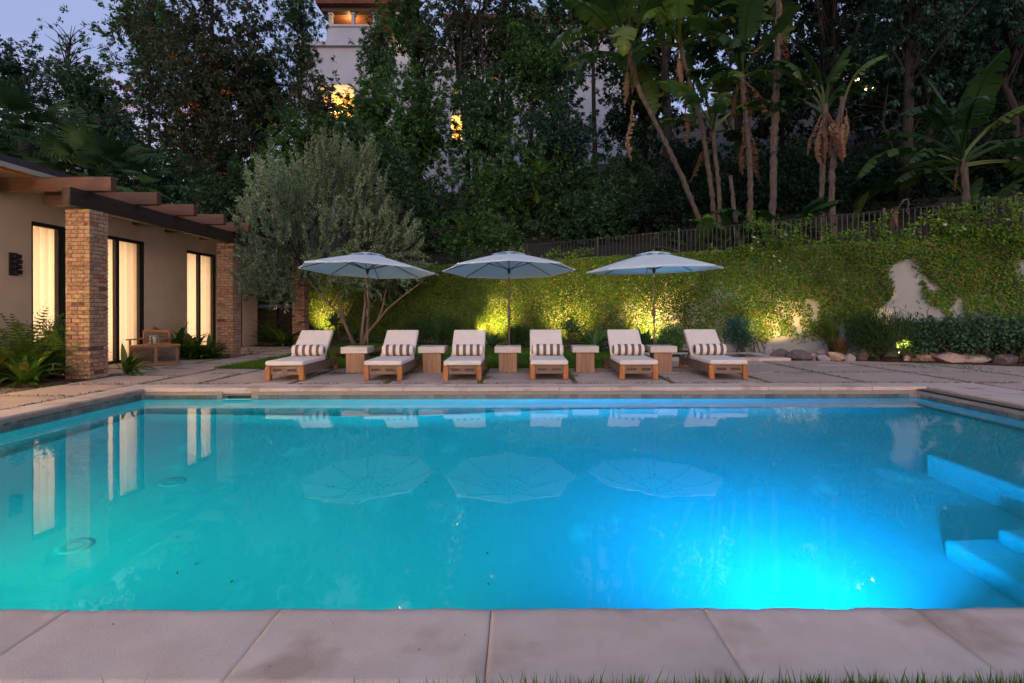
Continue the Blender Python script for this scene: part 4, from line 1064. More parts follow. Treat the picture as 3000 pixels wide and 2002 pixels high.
rosette('strap_plant', 'strap-leaved clump right behind the nearest pillar', 'plant', (-7.12, 9.52, 0.01), BROAD, 20, (.1, 1.2), (.4, .62), 'strap-leaved plants', bias=0)
rosette('fern', 'fern between the two front strap-leaved clumps', 'fern', (-8.1, 8.5, .01), FERN, 26, (.0, 1.1), (.7, 1.1), 'ferns')
rosette('strap_plant', 'low leafy clump at the foot of the left fern', 'plant', (-8.55, 8.12, .01), BROAD, 30, (.1, 1.25), (.4, .6), 'strap-leaved plants')
rosette('fern', 'fern leaning on the nearest pillar', 'fern', (-7.85, 9.0, .01), FERN, 22, (.0, .8), (.8, 1.2), 'ferns')
# -- second bed
rosette('fern', 'upright fern beside the teak armchair', 'fern', (-8.45, 13.0, .01), BROAD, 24, (.0, 1.0), (.75, 1.2), 'ferns')
rosette('strap_plant', 'dark strap clump under the third curtained door', 'plant', (-8.05, 13.0, .01), BROAD, 30, (.1, 1.3), (.55, .85), 'strap-leaved plants')
rosette('strap_plant', 'full dark green clump at the foot of the middle pillar', 'plant', (-7.55, 12.82, .01), BROAD, 44, (.1, 1.3), (.45, .68), 'strap-leaved plants')
rosette('strap_plant', 'small clump between drum table and middle pillar', 'plant', (-7.88, 12.75, .01), BROAD, 30, (.1, 1.3), (.42, .62), 'strap-leaved plants')
rosette('strap_plant', 'small tuft on the far side of the middle pillar', 'plant', (-7.08, 13.9, .01), STRAP, 12, (.3, 1.3), (.2, .3), 'strap-leaved plants')
# -- far bed between house end and last pillar
rosette('cycad', 'large arching fern clump between house end and far pillar', 'plant', (-8.35, 17.75, .01), FERN, 26, (.1, 1.2), (.8, 1.25), 'ferns', zspread=.2)
rosette('strap_plant', 'bright strap clump below the arching ferns past the house', 'plant', (-7.75, 17.4, .01), BROAD, 34, (.1, 1.3), (.6, .95), 'strap-leaved plants')
rosette('strap_plant', 'dark strap clump at the foot of the farthest pillar', 'plant', (-7.1, 17.25, .01), STRAP, 22, (.2, 1.35), (.4, .65), 'strap-leaved plants')
cloud_shrub('shrub', 'dark shrub behind the enclosure past the house end', 'shrub', (-10.3, 20.6, 0), 1.6, .9, .8, 1.5, 5000, .12, .05, M['lf_dark'], seed=6)
# -- bed along the wall
def B(u, off):                                         # place in the bed, off metres from the wall, seen at column u
    lat = (u - CU) / F; k = 17.37 - off * 1.126
    Y = k / (1 + .518 * lat); return (lat * Y, Y, .012)
rosette('agave', 'tall-stemmed agave silhouette on the lit ivy, right of the far pillar', 'agave', B(1002, 1.1), AGAVE, 18, (.1, 1.5), (.45, .62), 'soft agaves', stem=(-.25, 0, .62))
rosette('agave', 'agave between the far pillar and the tall-stemmed agave', 'agave', B(930, 1.2), AGAVE, 16, (.1, 1.3), (.5, .75), 'soft agaves')
rosette('agave', 'agave half hidden by the leaning olive trunk', 'agave', B(1035, 1.0), AGAVE, 14, (.1, 1.2), (.45, .7), 'soft agaves')
rosette('agapanthus', 'strappy agapanthus behind the second lounger', 'plant', B(1143, 1.0), STRAP, 30, (.05, 1.2), (.6, .9), 'strap-leaved plants')
cloud_shrub('rosemary', 'dark upright rosemary behind the second side table', 'shrub', B(1225, .7), .5, .55, .4, .55, 6000, .07, .010, M['lf_rosemary'], 1.4, 31)
cloud_shrub('rosemary', 'dark upright rosemary left of the third lounger', 'shrub', B(1300, .75), .55, .6, .4, .6, 7000, .07, .010, M['lf_rosemary'], 1.4, 32)
grass_clump('ornamental_grass', 'dark tufted grass behind the second side table', B(1280, 1.2), 500, .7, .3, M['lf_rosemary'], 33)
grass_clump('ornamental_grass', 'lit yellow-green grass behind the third lounger', B(1400, .8), 700, 1.0, .35, M['lf_yel'], 34)
rosette('agave', 'agave right of the third lounger backrest', 'agave', B(1440, 1.2), AGAVE, 20, (.1, 1.3), (.4, .62), 'soft agaves')
grass_clump('ornamental_grass', 'dark grass tuft behind the middle umbrella pole', B(1505, 1.1), 600, .75, .4, M['lf_rosemary'], 35)
cloud_shrub('rosemary', 'low dark rosemary left of the fourth lounger', 'shrub', B(1545, .9), .3, .4, .3, .35, 3500, .06, .010, M['lf_rosemary'], 1.4, 36)
cloud_shrub('round_bush', 'small open round bush against the bright wall wash', 'shrub', B(1672, 1.15), .62, .36, .3, .36, 700, .075, .04, M['lf_dark'], .3, 37, stems=12)
rosette('agave', 'broad agave right of the small round bush', 'agave', B(1742, 1.25), AGAVE, 26, (.05, 1.25), (.5, .72), 'soft agaves')
rosette('agave', 'agave behind the fifth lounger backrest', 'agave', B(1815, .9), AGAVE, 22, (.05, 1.2), (.55, .8), 'soft agaves')
rosette('agave', 'large agave left of the right umbrella pole', 'agave', B(1886, 1.2), AGAVE, 28, (.05, 1.25), (.52, .76), 'soft agaves')
cloud_shrub('shrub', 'dark glossy shrub between right umbrella and rightmost lounger', 'shrub', B(1960, .5), .35, .5, .3, .4, 3500, .06, .03, M['lf_mid'], .3, 38)
cloud_shrub('shrub', 'dark blue-green shrub against the wall behind the spa', 'shrub', B(2172, .35), .55, .33, .25, .55, 3500, .06, .028, M['lf_blue'], .3, 39)
grass_clump('ornamental_grass', 'dry reddish grass behind the pale boulders', B(2462, 1.0), 700, .5, .3, M['lf_dry'], 40)
grass_clump('ornamental_grass', 'thin tall grass on bare stucco above the boulders', B(2440, .6), 260, .9, .3, M['lf_yel'], 41)
cloud_shrub('rosemary', 'large dark rosemary bush in front of the ivy wall', 'shrub', B(2570, 1.0), .55, .78, .55, .52, 16000, .08, .011, M['lf_rosemary'], 1.0, 42, stems=14)
for i, (u, lab) in enumerate(((2700, 'left end of the dark glossy hedge beside the rosemary'), (2790, 'dark glossy hedge bush above the pink boulder'), (2880, 'dark glossy hedge bush above the long pale boulder'), (2965, 'dark glossy hedge bush at the right picture edge'), (3060, 'hedge bush just beyond the right edge of the picture'))):
    cloud_shrub('hedge_bush', lab, 'shrub', B(u, .7), .58, .55, .42, .30, 4200, .075, .045, M['lf_hedge'], .3, 50 + i, stems=16, group='hedge bushes')
# vines hanging over the fence
def vine(label, x0, x1, z0, z1, strands, seed, flowers=0, hang=.25, dens=95):
    """arching, crossing runners along the fence with leaves on short stalks"""
    rg = np.random.default_rng(seed); c = wp((x0 + x1) / 2, z0, 0); t = thing('vine', label, 'vine', c, 0, 'vines on the fence')
    m = MB(); Cs, As = [], []
    for k in range(strands):
        x = rg.uniform(x0, x1); z = z0 - .05; o = rg.uniform(-.25, .1); ph = rg.uniform(.5, 2.6); pts = []
        Ls = rg.uniform(.5, 1.15) * (z1 - z0) * 1.7; n = 9
        for q in range(n):
            pts.append(np.array(wp(x, max(z, z0 - hang), o)) - np.array(c)); st = Ls / n
            x += math.cos(ph) * st; z += math.sin(ph) * st; o += rg.normal() * .04 + .012; ph += rg.normal() * .45 - .11 * (1 if math.cos(ph) > 0 else -1)
            if z > z1: ph = -abs(ph)
        m.tube([Vector(p_) for p_ in pts], [.007 - .0006 * q for q in range(n)], 3, cap=False)
        pts = np.array(pts); kk = int(Ls * dens); f = rg.random(kk) ** .7 * (n - 1.001); i0 = f.astype(int); pt = pts[i0] + (pts[i0 + 1] - pts[i0]) * (f - i0)[:, None]
        tuft = rg.normal(size=(kk, 3)) * .055
        Cs.append(pt + tuft); As.append(rg.normal(size=(kk, 3)) * .8 + np.array([0, 0, -.35]) + np.array(wnor) * .5)
    m.build('stem', M['bark_pale'], t); Cs, As = np.vstack(Cs), np.vstack(As)
    put('foliage', leaf_cloud('foliage', Cs, As, rg, .085, .048, M['lf_vine'], nrm=np.tile(np.array(wnor) + np.array([0, 0, .9]), (len(Cs), 1))), t)
    for q in range(flowers):
        p_ = Cs[rg.integers(0, len(Cs))] + np.array(wnor) * .07; put('flower', FLOWER, t, p_.tolist(), (rg.uniform(.6, 1.5), rg.uniform(-.5, .5), rg.uniform(-.6, .6)), .05)
for i, (ua, ub, v0, v1, st_, lab, nf) in enumerate((
        (2075, 2205, 760, 705, 26, 'bright vine spilling over the wall right of the umbrellas', 5), (2262, 2370, 735, 625, 26, 'flowering vine tuft climbing the fence by the paddle-leaf plants', 8), (2170, 2320, 770, 735, 12, 'thin trailing vine along the wall top below the fence', 2),
        (2455, 2495, 730, 628, 9, 'small bright vine tuft halfway along the fence', 0), (2500, 2560, 730, 640, 8, 'loose thin vine right of the small bright tuft', 0), (2620, 2720, 720, 660, 8, 'sparse vine low on the fence', 0), (2715, 2830, 715, 612, 26, 'leafy vine on the fence above the hedge', 3), (2820, 2930, 705, 600, 30, 'thick vine mass on the fence near the right picture edge', 3), (2915, 3040, 695, 592, 24, 'vine mass at the right picture edge', 2), (1880, 1935, 775, 735, 8, 'vine tuft behind the right umbrella top', 0), (1740, 1870, 790, 755, 16, 'trailing vine on the wall top between two umbrellas', 0), (1450, 1660, 790, 715, 34, 'shrubby vine over the wall top above the middle umbrella', 0))):
    xa, za = wall_at(ua, v0); xb, zb = wall_at(ub, v0); xm, zm = wall_at((ua + ub) / 2, v1)
    vine(lab, xa, xb, min(za, zb), zm, max(4, int(st_ * .4)), 70 + i, nf, dens=80)

# ---- boulders
def rock_mesh(seed):
    rr = random.Random(seed); b = bmesh.new(); bmesh.ops.create_icosphere(b, subdivisions=3, radius=1.0)
    planes = [(Vector((rr.gauss(0, 1), rr.gauss(0, 1), rr.gauss(0, 1))).normalized(), rr.uniform(.55, .85)) for _ in range(14)]
    for v in b.verts:
        for nrm, d in planes:
            e = v.co.dot(nrm) - d
            if e > 0: v.co -= nrm * e * .92
    me = bpy.data.meshes.new('boulder'); b.to_mesh(me); b.free(); return me
ROCKC = {'pink': ((.38, .25, .20), (.58, .43, .36)), 'tan': ((.42, .29, .19), (.60, .44, .30)), 'grey': ((.30, .28, .28), (.46, .43, .43)), 'dark': ((.10, .082, .082), (.19, .16, .155)), 'brown': ((.12, .075, .06), (.22, .15, .125)), 'pale': ((.40, .35, .31), (.56, .50, .45))}
RM = {k: surf('rock_' + k, a, c, 5, .9, .8, 12, coord='obj', dist=.03) for k, (a, c) in ROCKC.items()}
z7 = lambda x, y: (2100 + x / 2.611, 980 + y / 2.611)
ROCKS = [(372, 460, 118, 182, 'grey', 'grey pointed boulder at the left end of the boulder row'), (440, 575, 128, 200, 'dark', 'dark boulder right of the grey pointed one'), (572, 748, 145, 210, 'dark', 'long dark boulder in the row beside the spa'), (725, 775, 152, 208, 'pink', 'small pink boulder between dark and grey ones'), (776, 858, 130, 186, 'pink', 'pink boulder resting behind the flat grey one'), (776, 876, 172, 214, 'grey', 'flat pale grey boulder in front of the pink one'), (866, 1012, 152, 214, 'tan', 'tan orange boulder in the middle of the row'), (992, 1064, 165, 216, 'grey', 'small grey boulder right of the tan one'), (1085, 1165, 132, 214, 'brown', 'upright brown boulder at the left of the rosemary'), (1440, 1490, 182, 220, 'tan', 'small tan boulder under the rosemary bush'), (1490, 1570, 195, 222, 'brown', 'low brown stone right of the rosemary bush'), (1560, 1715, 158, 224, 'pink', 'greyish pink boulder in front of the hedge'), (1710, 1945, 164, 234, 'pink', 'large pink boulder in front of the hedge'), (1928, 2160, 170, 236, 'pale', 'long pale boulder near the right edge'), (2165, 2360, 168, 248, 'dark', 'big dark boulder at the right picture edge')]
for i, (x0, x1, y0, y1, c, lab) in enumerate(ROCKS):
    u0, v0 = z7(x0, y0); u1, v1 = z7(x1, y1); p = G((u0 + u1) / 2, v1, -.02)
    w = (u1 - u0) * p.y / F / 2; h = (v1 - v0) * p.y / F
    me = rock_mesh(100 + i); me.materials.append(RM[c])
    o = put('boulder', me, None, (p.x, p.y + w * .6, h * .42), (0, 0, random.uniform(-.3, .3)), (w * 1.26, w * .8, h * .82)); tag(o, lab, 'boulder', 'boulders along the bed')

# ================================================================ HILLSIDE, TREES, MANSION
def hill_s(x, y): return (y - wall_y(x)) * .888
def hill_z(x, y):
    s = np.maximum(hill_s(x, y), 0); k = np.clip((np.asarray(x, float) + 15) / 5, 0, 1)
    return 2.5 * k * np.clip(s / .2, 0, 1) + np.maximum(s - .3, 0) * .40
hx = np.linspace(-90, 80, 120); hs = np.concatenate([[.27], np.linspace(.8, 12, 22), np.linspace(13, 120, 40)])
XX, SS = np.meshgrid(hx, hs, indexing='ij'); YY = wall_y(XX) + SS / .888
ZZ = hill_z(XX, YY) + (vnoise(XX * .7 + 100, YY * .7, 4) - .5) * .5 * np.clip(SS / 3, 0, 1)
nx, ns = XX.shape; idx = np.arange(nx * ns).reshape(nx, ns)
structure(put('hillside', np_mesh('hillside', np.stack([XX, YY, ZZ], -1).reshape(-1, 3), np.stack([idx[:-1, :-1], idx[1:, :-1], idx[1:, 1:], idx[:-1, 1:]], -1).reshape(-1, 4), M['hill'], True)))

def tree(name, label, cat, base, pts, nclump, nleaf, Ll, Lw, mat, bark, seed, tr=.16, clump_r=.5, droop=.2, cen=None, ext=None, lobes=.35, shell=2.0, limbs=40, group=None, flowers=0, trunks=1, flat=.7, trunk_top=None):
    """trunk and limbs reaching into leaf clumps spread through the crown"""
    rg = np.random.default_rng(seed); t = thing(name, label, cat, base, 0, group)
    cen = np.array(cen, float) - np.array(base, float); ext = np.array(ext, float)
    D = unit(rg.normal(size=(nclump, 3)))
    rad = rg.random(nclump) ** (1 / shell) * (1 + lobes * (np.sin(D[:, 0] * 4 + seed) * np.cos(D[:, 2] * 5 + seed * 1.7) + .5 * rg.normal(size=nclump)))
    cc = cen + D * rad[:, None] * ext
    tt = np.array(trunk_top, float) - np.array(base, float) if trunk_top is not None else cen + np.array([0, 0, ext[2] * .55])
    m = MB(); spines = []
    for q in range(trunks):
        b0 = np.array([rg.normal() * .1 * (trunks > 1), rg.normal() * .1 * (trunks > 1), -.3])
        e0 = tt + (np.array([rg.normal() * ext[0] * .5, rg.normal() * ext[1] * .4, -rg.random() * ext[2] * .4]) if trunks > 1 else 0)
        sp = [b0 + (e0 - b0) * f + np.array([rg.normal(), rg.normal(), 0]) * .10 * (.3 + math.sin(math.pi * f)) * (1 if 0 < f < 1 else 0) for f in np.linspace(0, 1, 9)]
        m.tube(sp, [tr * (1 - .82 * f) + .012 for f in np.linspace(0, 1, 9)], 7); spines.append(np.array(sp))
    order = rg.permutation(nclump)[:limbs]
    for k in order:
        c = cc[k]; sp = spines[rg.integers(0, trunks)]
        zt = np.clip(c[2] - abs(rg.normal()) * ext[2] * .35 - np.linalg.norm(c[:2] - tt[:2]) * .35, sp[1][2], sp[-1][2])
        f = np.interp(zt, sp[:, 2], np.arange(len(sp))); i = int(min(f, len(sp) - 2)); a = sp[i] + (sp[i + 1] - sp[i]) * (f - i)
        md = a + (c - a) * .5 + np.array([rg.normal() * .15, rg.normal() * .15, .08 * np.linalg.norm(c - a)])
        r0 = .028 + .012 * np.linalg.norm(c - a)
        m.tube([a, md, c], [r0, r0 * .62, .010], 4)
    m.build('trunk', bark, t)
    per = 26; ntuft = max(1, nleaf // per)                 # leaves sit in tufts, tufts gather in clumps
    cr = clump_r * rg.uniform(.6, 1.35, nclump); wt = rg.integers(0, nclump, ntuft)
    tc = cc[wt] + rg.normal(size=(ntuft, 3)) * cr[wt][:, None] * np.array([1, 1, flat])
    tdir = unit(tc - cc[wt] + rg.normal(size=(ntuft, 3)) * .15 + np.array([0, 0, .1 - droop * .5]))
    w = np.repeat(np.arange(ntuft), per); nleaf = len(w)
    out = unit(rg.normal(size=(nleaf, 3)) + tdir[w] * .9)
    Cp = tc[w] + out * Ll * rg.uniform(.05, .75, nleaf)[:, None]
    A = out + tdir[w] * .4 + np.array([0, 0, -droop * 1.6])
    put('crown', leaf_cloud('crown', Cp, A, rg, Ll, Lw, mat, nrm=out + np.array([0, 0, .8])), t)
    if flowers:
        nf = flowers * 26; wf = rg.integers(0, nclump, flowers); cf = cc[wf] + rg.normal(size=(flowers, 3)) * clump_r
        Cf = np.repeat(cf, 26, 0) + rg.normal(size=(nf, 3)) * np.array([.22, .22, .05]); Af = rg.normal(size=(nf, 3)) + np.array([0, 0, .8])
        put('blossom', leaf_cloud('blossom', Cf, Af, rg, .12, .05, M['lf_flower']), t)
    return t
def T(name, label, u, d, v0, v1, hu, nleaf, mat, seed, Ll=.17, Lw=.075, bark='bark_dark', base_u=None, depth=None, **kw):
    mat = 'lf_dark_shade' if (mat == 'lf_dark' and u > 1880) else mat
    nleaf = int(nleaf * 1.15); Ll *= 1.04; Lw *= 1.25
    """crown spans v0..v1 and u-hu..u+hu of the photograph at distance d"""
    c = P(u, (v0 + v1) / 2, d); ex = hu * d / F; ez = abs(v1 - v0) / 2 * d / F
    bu = base_u if base_u is not None else u
    bx = (bu - CU) * d / F; bz = float(hill_z(np.array(bx), np.array(d))) if hill_s(bx, d) > 0 else 0.0
    kw.setdefault('nclump', max(30, nleaf // 170)); kw.setdefault('clump_r', .34 * min(ex, ez) ** .55)
    return tree(name, label, 'tree', (bx, d, bz), None, nleaf=nleaf, Ll=Ll, Lw=Lw, mat=M[mat], bark=M[bark], seed=seed, cen=c, ext=(ex, depth or min(ex, 3.0), ez), **kw)
tg = 'trees on the hillside'
# left group
T('silk_oak', 'tall silk oak with orange blossoms behind the house', 600, 27, -150, 640, 215, 42000, 'lf_silk', 201, .20, .07, tr=.3, clump_r=.55, flowers=60, group=tg, shell=1.8, trunk_top=P(625, -60, 27), base_u=622)
T('feathery_tree', 'feathery tree with pale leaves at the top left', 440, 33, -120, 330, 95, 17000, 'lf_mid', 202, .2, .08, clump_r=.55, group=tg, shell=1.6)
T('sparse_tree', 'thin see-through tree against the lavender sky', 205, 38, 50, 330, 62, 2300, 'lf_mid', 203, .16, .06, clump_r=.5, group=tg, limbs=80, nclump=90, tr=.12)
T('leafy_tree', 'blue-green tree at the far left picture edge', 50, 36, 130, 330, 85, 9000, 'lf_blue', 204, .2, .09, clump_r=.55, group=tg)
T('dark_tree', 'dark round tree behind the fan palms', 275, 34, 190, 430, 70, 12000, 'lf_dark', 205, .2, .09, group=tg, shell=1.6)
T('dark_tree', 'dark tree filling the gap behind the second fan palm', 330, 30, 330, 560, 150, 18000, 'lf_blue', 206, .2, .08, group=tg, shell=1.6)
T('dark_tree', 'low dark tree left behind the big fan palm', 60, 33, 320, 520, 200, 15000, 'lf_dark', 220, .22, .09, group=tg, shell=1.6)
T('broad_tree', 'green tree before the orange-lit terrace of the mansion', 1095, 28, 190, 480, 60, 11000, 'lf_mid', 230, .17, .07, group=tg, shell=1.7)
T('broad_tree', 'green tree before the lower mansion wall', 1225, 26, 240, 560, 85, 15000, 'lf_mid', 231, .17, .07, group=tg, shell=1.7)
T('broad_tree', 'dark tree between the two straight trunks before the mansion', 1560, 27, 40, 380, 75, 12000, 'lf_mid', 232, .17, .07, group=tg, shell=1.7)
T('broad_tree', 'dark tree right of the lit mansion window', 1420, 26, 200, 520, 85, 13000, 'lf_dark', 233, .17, .07, group=tg, shell=1.7)
T('russet_tree', 'reddish green tree half hiding the lit terrace', 935, 27, 215, 430, 78, 6000, 'lf_silk', 234, .16, .065, group=tg, shell=1.7)
T('conifer', 'slender dark conifer left of the white mansion', 876, 31, -120, 300, 42, 9000, 'lf_dark', 207, .18, .05, clump_r=.42, group=tg, trunk_top=P(882, -80, 31), limbs=80)
T('broad_tree', 'dark tree between silk oak and conifer', 770, 30, 90, 500, 80, 20000, 'lf_dark', 208, .19, .07, group=tg, shell=1.6)
# in front of the mansion
T('cypress', 'narrow dark evergreen beside the mansion balcony', 1112, 37, 40, 290, 34, 9000, 'lf_dark', 209, .2, .06, clump_r=.45, group=tg)
T('broad_tree', 'mid green tree with lamps behind it, right of the balcony', 1225, 31, -120, 330, 100, 17000, 'lf_mid', 210, .18, .075, group=tg, limbs=70, shell=1.6)
T('bare_tree', 'multi-stemmed thin tree in front of the white mansion', 1390, 28, -140, 300, 150, 12000, 'lf_silk', 211, .17, .06, group=tg, trunks=6, limbs=110, tr=.11, shell=1.7)
T('broad_tree', 'dark tree with straight trunk before the mansion', 1480, 29, -150, 330, 75, 11000, 'lf_dark', 212, .18, .07, group=tg, base_u=1465)
T('broad_tree', 'blue-green tree before the right half of the mansion', 1620, 30, -100, 420, 120, 17000, 'lf_blue', 213, .18, .07, group=tg)
T('broad_tree', 'dark tree left of the leaning paddle-leaf trunk', 1745, 29, -160, 120, 150, 14000, 'lf_dark', 214, .18, .07, group=tg)
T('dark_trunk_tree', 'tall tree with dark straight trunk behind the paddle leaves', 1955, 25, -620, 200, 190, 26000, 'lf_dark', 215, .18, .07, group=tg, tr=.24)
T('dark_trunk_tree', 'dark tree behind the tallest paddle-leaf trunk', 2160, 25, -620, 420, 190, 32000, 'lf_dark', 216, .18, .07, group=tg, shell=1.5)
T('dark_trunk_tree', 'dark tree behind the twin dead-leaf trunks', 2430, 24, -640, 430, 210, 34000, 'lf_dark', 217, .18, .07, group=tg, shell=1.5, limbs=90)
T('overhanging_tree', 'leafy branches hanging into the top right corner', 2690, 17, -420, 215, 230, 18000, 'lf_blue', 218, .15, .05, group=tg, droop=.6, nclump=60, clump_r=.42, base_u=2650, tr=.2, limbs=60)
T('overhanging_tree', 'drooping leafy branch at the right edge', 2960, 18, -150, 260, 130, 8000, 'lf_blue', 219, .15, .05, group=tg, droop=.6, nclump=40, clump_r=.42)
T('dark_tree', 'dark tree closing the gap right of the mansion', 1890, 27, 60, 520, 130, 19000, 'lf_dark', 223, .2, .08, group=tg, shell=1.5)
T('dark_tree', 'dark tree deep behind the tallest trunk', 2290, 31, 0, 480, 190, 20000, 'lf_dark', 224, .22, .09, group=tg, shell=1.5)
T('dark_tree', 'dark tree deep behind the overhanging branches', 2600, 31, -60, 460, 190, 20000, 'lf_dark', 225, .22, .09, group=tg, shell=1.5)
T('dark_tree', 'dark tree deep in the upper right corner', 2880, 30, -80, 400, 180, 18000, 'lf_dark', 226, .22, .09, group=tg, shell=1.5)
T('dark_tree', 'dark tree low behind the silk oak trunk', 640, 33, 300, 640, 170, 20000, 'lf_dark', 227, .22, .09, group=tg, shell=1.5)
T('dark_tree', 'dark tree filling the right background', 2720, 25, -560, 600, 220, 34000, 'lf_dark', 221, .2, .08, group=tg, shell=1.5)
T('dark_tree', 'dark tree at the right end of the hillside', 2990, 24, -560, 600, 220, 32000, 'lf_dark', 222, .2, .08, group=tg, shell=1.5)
# undergrowth on the slope
for i, (u, d, v0, v1, hu, n, mat, lab) in enumerate((
        (870, 25, 320, 650, 130, 15000, 'lf_mid', 'large green shrub below the orange-lit terrace'), (1010, 26, 350, 540, 110, 13000, 'lf_mid', 'light green shrub in front of the orange-lit terrace'), (1130, 24, 390, 680, 130, 15000, 'lf_dark', 'dark shrub mass above the left umbrella'),
        (1290, 23, 560, 760, 110, 11000, 'lf_dark', 'dark shrub between left and middle umbrella tops'), (1500, 23, 400, 700, 140, 17000, 'lf_mid', 'tall green shrub above the middle umbrella'), (1640, 24, 330, 560, 110, 12000, 'lf_blue', 'blue-green shrub below the mansion wall'),
        (1680, 22, 480, 730, 130, 15000, 'lf_dark', 'dark reddish shrub left of the leaning trunk'), (1420, 21, 640, 790, 120, 10000, 'lf_mid', 'low green shrub behind the middle umbrella'), (1850, 23, 430, 690, 110, 11000, 'lf_dark', 'dark shrub under the leaning trunk'), (720, 24, 480, 700, 110, 11000, 'lf_dark', 'dark shrub left of the olive crown'),
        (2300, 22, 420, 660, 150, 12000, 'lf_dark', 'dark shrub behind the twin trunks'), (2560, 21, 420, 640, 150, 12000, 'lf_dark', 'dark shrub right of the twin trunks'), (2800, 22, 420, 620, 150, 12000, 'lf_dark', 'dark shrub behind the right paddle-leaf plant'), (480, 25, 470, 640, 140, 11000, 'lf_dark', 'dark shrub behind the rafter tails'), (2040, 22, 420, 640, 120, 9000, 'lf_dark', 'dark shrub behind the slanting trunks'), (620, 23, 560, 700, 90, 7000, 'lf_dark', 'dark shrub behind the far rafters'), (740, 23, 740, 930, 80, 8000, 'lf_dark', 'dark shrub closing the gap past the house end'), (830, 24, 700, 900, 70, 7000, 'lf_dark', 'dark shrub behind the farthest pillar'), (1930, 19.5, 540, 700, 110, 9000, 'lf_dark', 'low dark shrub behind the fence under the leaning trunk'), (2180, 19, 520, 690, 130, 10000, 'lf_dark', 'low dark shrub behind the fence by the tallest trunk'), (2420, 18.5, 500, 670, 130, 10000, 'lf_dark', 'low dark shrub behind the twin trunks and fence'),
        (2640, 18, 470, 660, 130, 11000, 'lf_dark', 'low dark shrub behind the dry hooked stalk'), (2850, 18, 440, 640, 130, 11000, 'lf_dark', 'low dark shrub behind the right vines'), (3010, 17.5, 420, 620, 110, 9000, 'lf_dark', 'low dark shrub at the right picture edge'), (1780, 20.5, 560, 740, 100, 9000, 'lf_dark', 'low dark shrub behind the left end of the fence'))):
    c = P(u, (v0 + v1) / 2, d); bz = float(hill_z(np.array(c.x), np.array(d))) if hill_s(c.x, d) > 0 else 0.0
    mat = 'lf_dark_shade' if (mat == 'lf_dark' and u > 1880) else mat
    tree('hill_shrub', lab, 'shrub', (c.x, d, bz), None, max(30, n // 150), int(n * 1.3), .155, .078, M[mat], M['bark_dark'], 300 + i, tr=.07, clump_r=.42, cen=c, ext=(hu * d / F, 1.6, (v1 - v0) / 2 * d / F), shell=1.8, limbs=24, trunks=3, group='shrubs on the slope')
# bright feathery sprays in front of the slope
for i, (u, v, d) in enumerate(((1590, 470, 20.5), (1350, 640, 20), (1575, 560, 20.5), (1400, 740, 19.5))):
    rosette('feather_spray', ['pale feathery spray high on the slope', 'bright green spray right of the olive crown', 'feathery spray below the high pale one', 'bright spray above the middle umbrella'][i], 'plant', P(u, v + 40, d), FERN, 14, (.2, 1.5), (.7, 1.1), 'feathery sprays on the slope')

# ---- olive tree
ob = G(1052, 1010); ob.z = 0
rg = np.random.default_rng(77)
ol = thing('olive_tree', 'multi-trunked silvery olive tree behind the left umbrella', 'tree', ob)
m = MB(); tw_ = MB()
def px(u, v, dy=0.0):
    d = ob.y + dy; return P(u, v, d) - ob
z2 = lambda x, y: (700 + x / 2.9375, 700 + y / 2.9375)
stems = [[(985, 915, 0), (930, 780, 0), (870, 655, -.2), (780, 560, -.4), (650, 420, -.6), (560, 300, -.8)], [(1000, 915, .1), (940, 800, .1), (885, 640, .2), (860, 500, .4), (840, 300, .6)], [(1050, 915, 0), (1062, 760, 0), (1085, 560, .1), (1080, 380, .2), (1090, 150, .2)], [(1065, 915, 0), (1100, 800, .1), (1115, 640, .2), (1120, 400, .4), (1180, 150, .5)],
         [(1075, 915, .1), (1120, 790, 0), (1200, 700, -.2), (1280, 600, -.4), (1400, 500, -.5), (1560, 380, -.6)], [(1120, 790, 0), (1190, 720, .2), (1230, 600, .4), (1270, 420, .6), (1330, 260, .7)]]
tips = []
for s in stems:
    pts = [px(*z2(x, y), dy) for x, y, dy in s]; k = len(pts)
    m.tube(pts, [.062 * (1 - .75 * i / (k - 1)) for i in range(k)], 8); tips += pts[2:]
# upright shoots carrying narrow leaves
hull = [(690, 780), (700, 700), (735, 600), (790, 470), (850, 560), (920, 480), (980, 450), (1040, 500), (1075, 455), (1110, 560), (1150, 640), (1210, 690), (1245, 790), (1150, 860), (1000, 850), (880, 850), (840, 890), (760, 890), (715, 840)]
Cl, Al = [], []
nsh = 1120
for q in range(nsh):
    while True:
        u, v = rg.uniform(690, 1250), rg.uniform(445, 880)
        if inpoly(np.array([u]), np.array([v]), hull)[0]: break
    dy = rg.normal() * .8 - np.clip((860 - u) / 130, 0, 1) * 3.9
    a = np.array(px(u, v, dy)); ang = (u - 975) / 330 * .55
    Ls = rg.uniform(.45, 1.0) * (1.25 if v < 600 else .75) * (ob.y + dy) / ob.y
    dr = unit(np.array([[ang + rg.normal() * .22, rg.normal() * .25, 1.0 if v < 720 else rg.uniform(-.5, .9)]]))[0]
    b_ = a + dr * Ls; mid = a + dr * Ls * .5 + rg.normal(size=3) * .05
    tw_.tube([a, mid, b_], [.006, .0045, .003], 3, cap=False)
    k = int(Ls * 110); f = rg.random(k); pt = a + (b_ - a) * f[:, None] + rg.normal(size=(k, 3)) * .022
    sd = rg.normal(size=(k, 3)); Cl.append(pt); Al.append(dr * .9 + sd * .55)
    if q % 8 == 0 and dy > -1.5:
        tp_ = min(tips, key=lambda z: (z - Vector(a)).length); tw_.tube([tp_, (tp_ + Vector(a)) * .5 + Vector((0, 0, -.08)), Vector(a)], [.02, .013, .008], 4, cap=False)
m.build('trunk', M['bark_olive'], ol); tw_.build('twigs', M['bark_dark'], ol)
Cl, Al = np.vstack(Cl), np.vstack(Al)
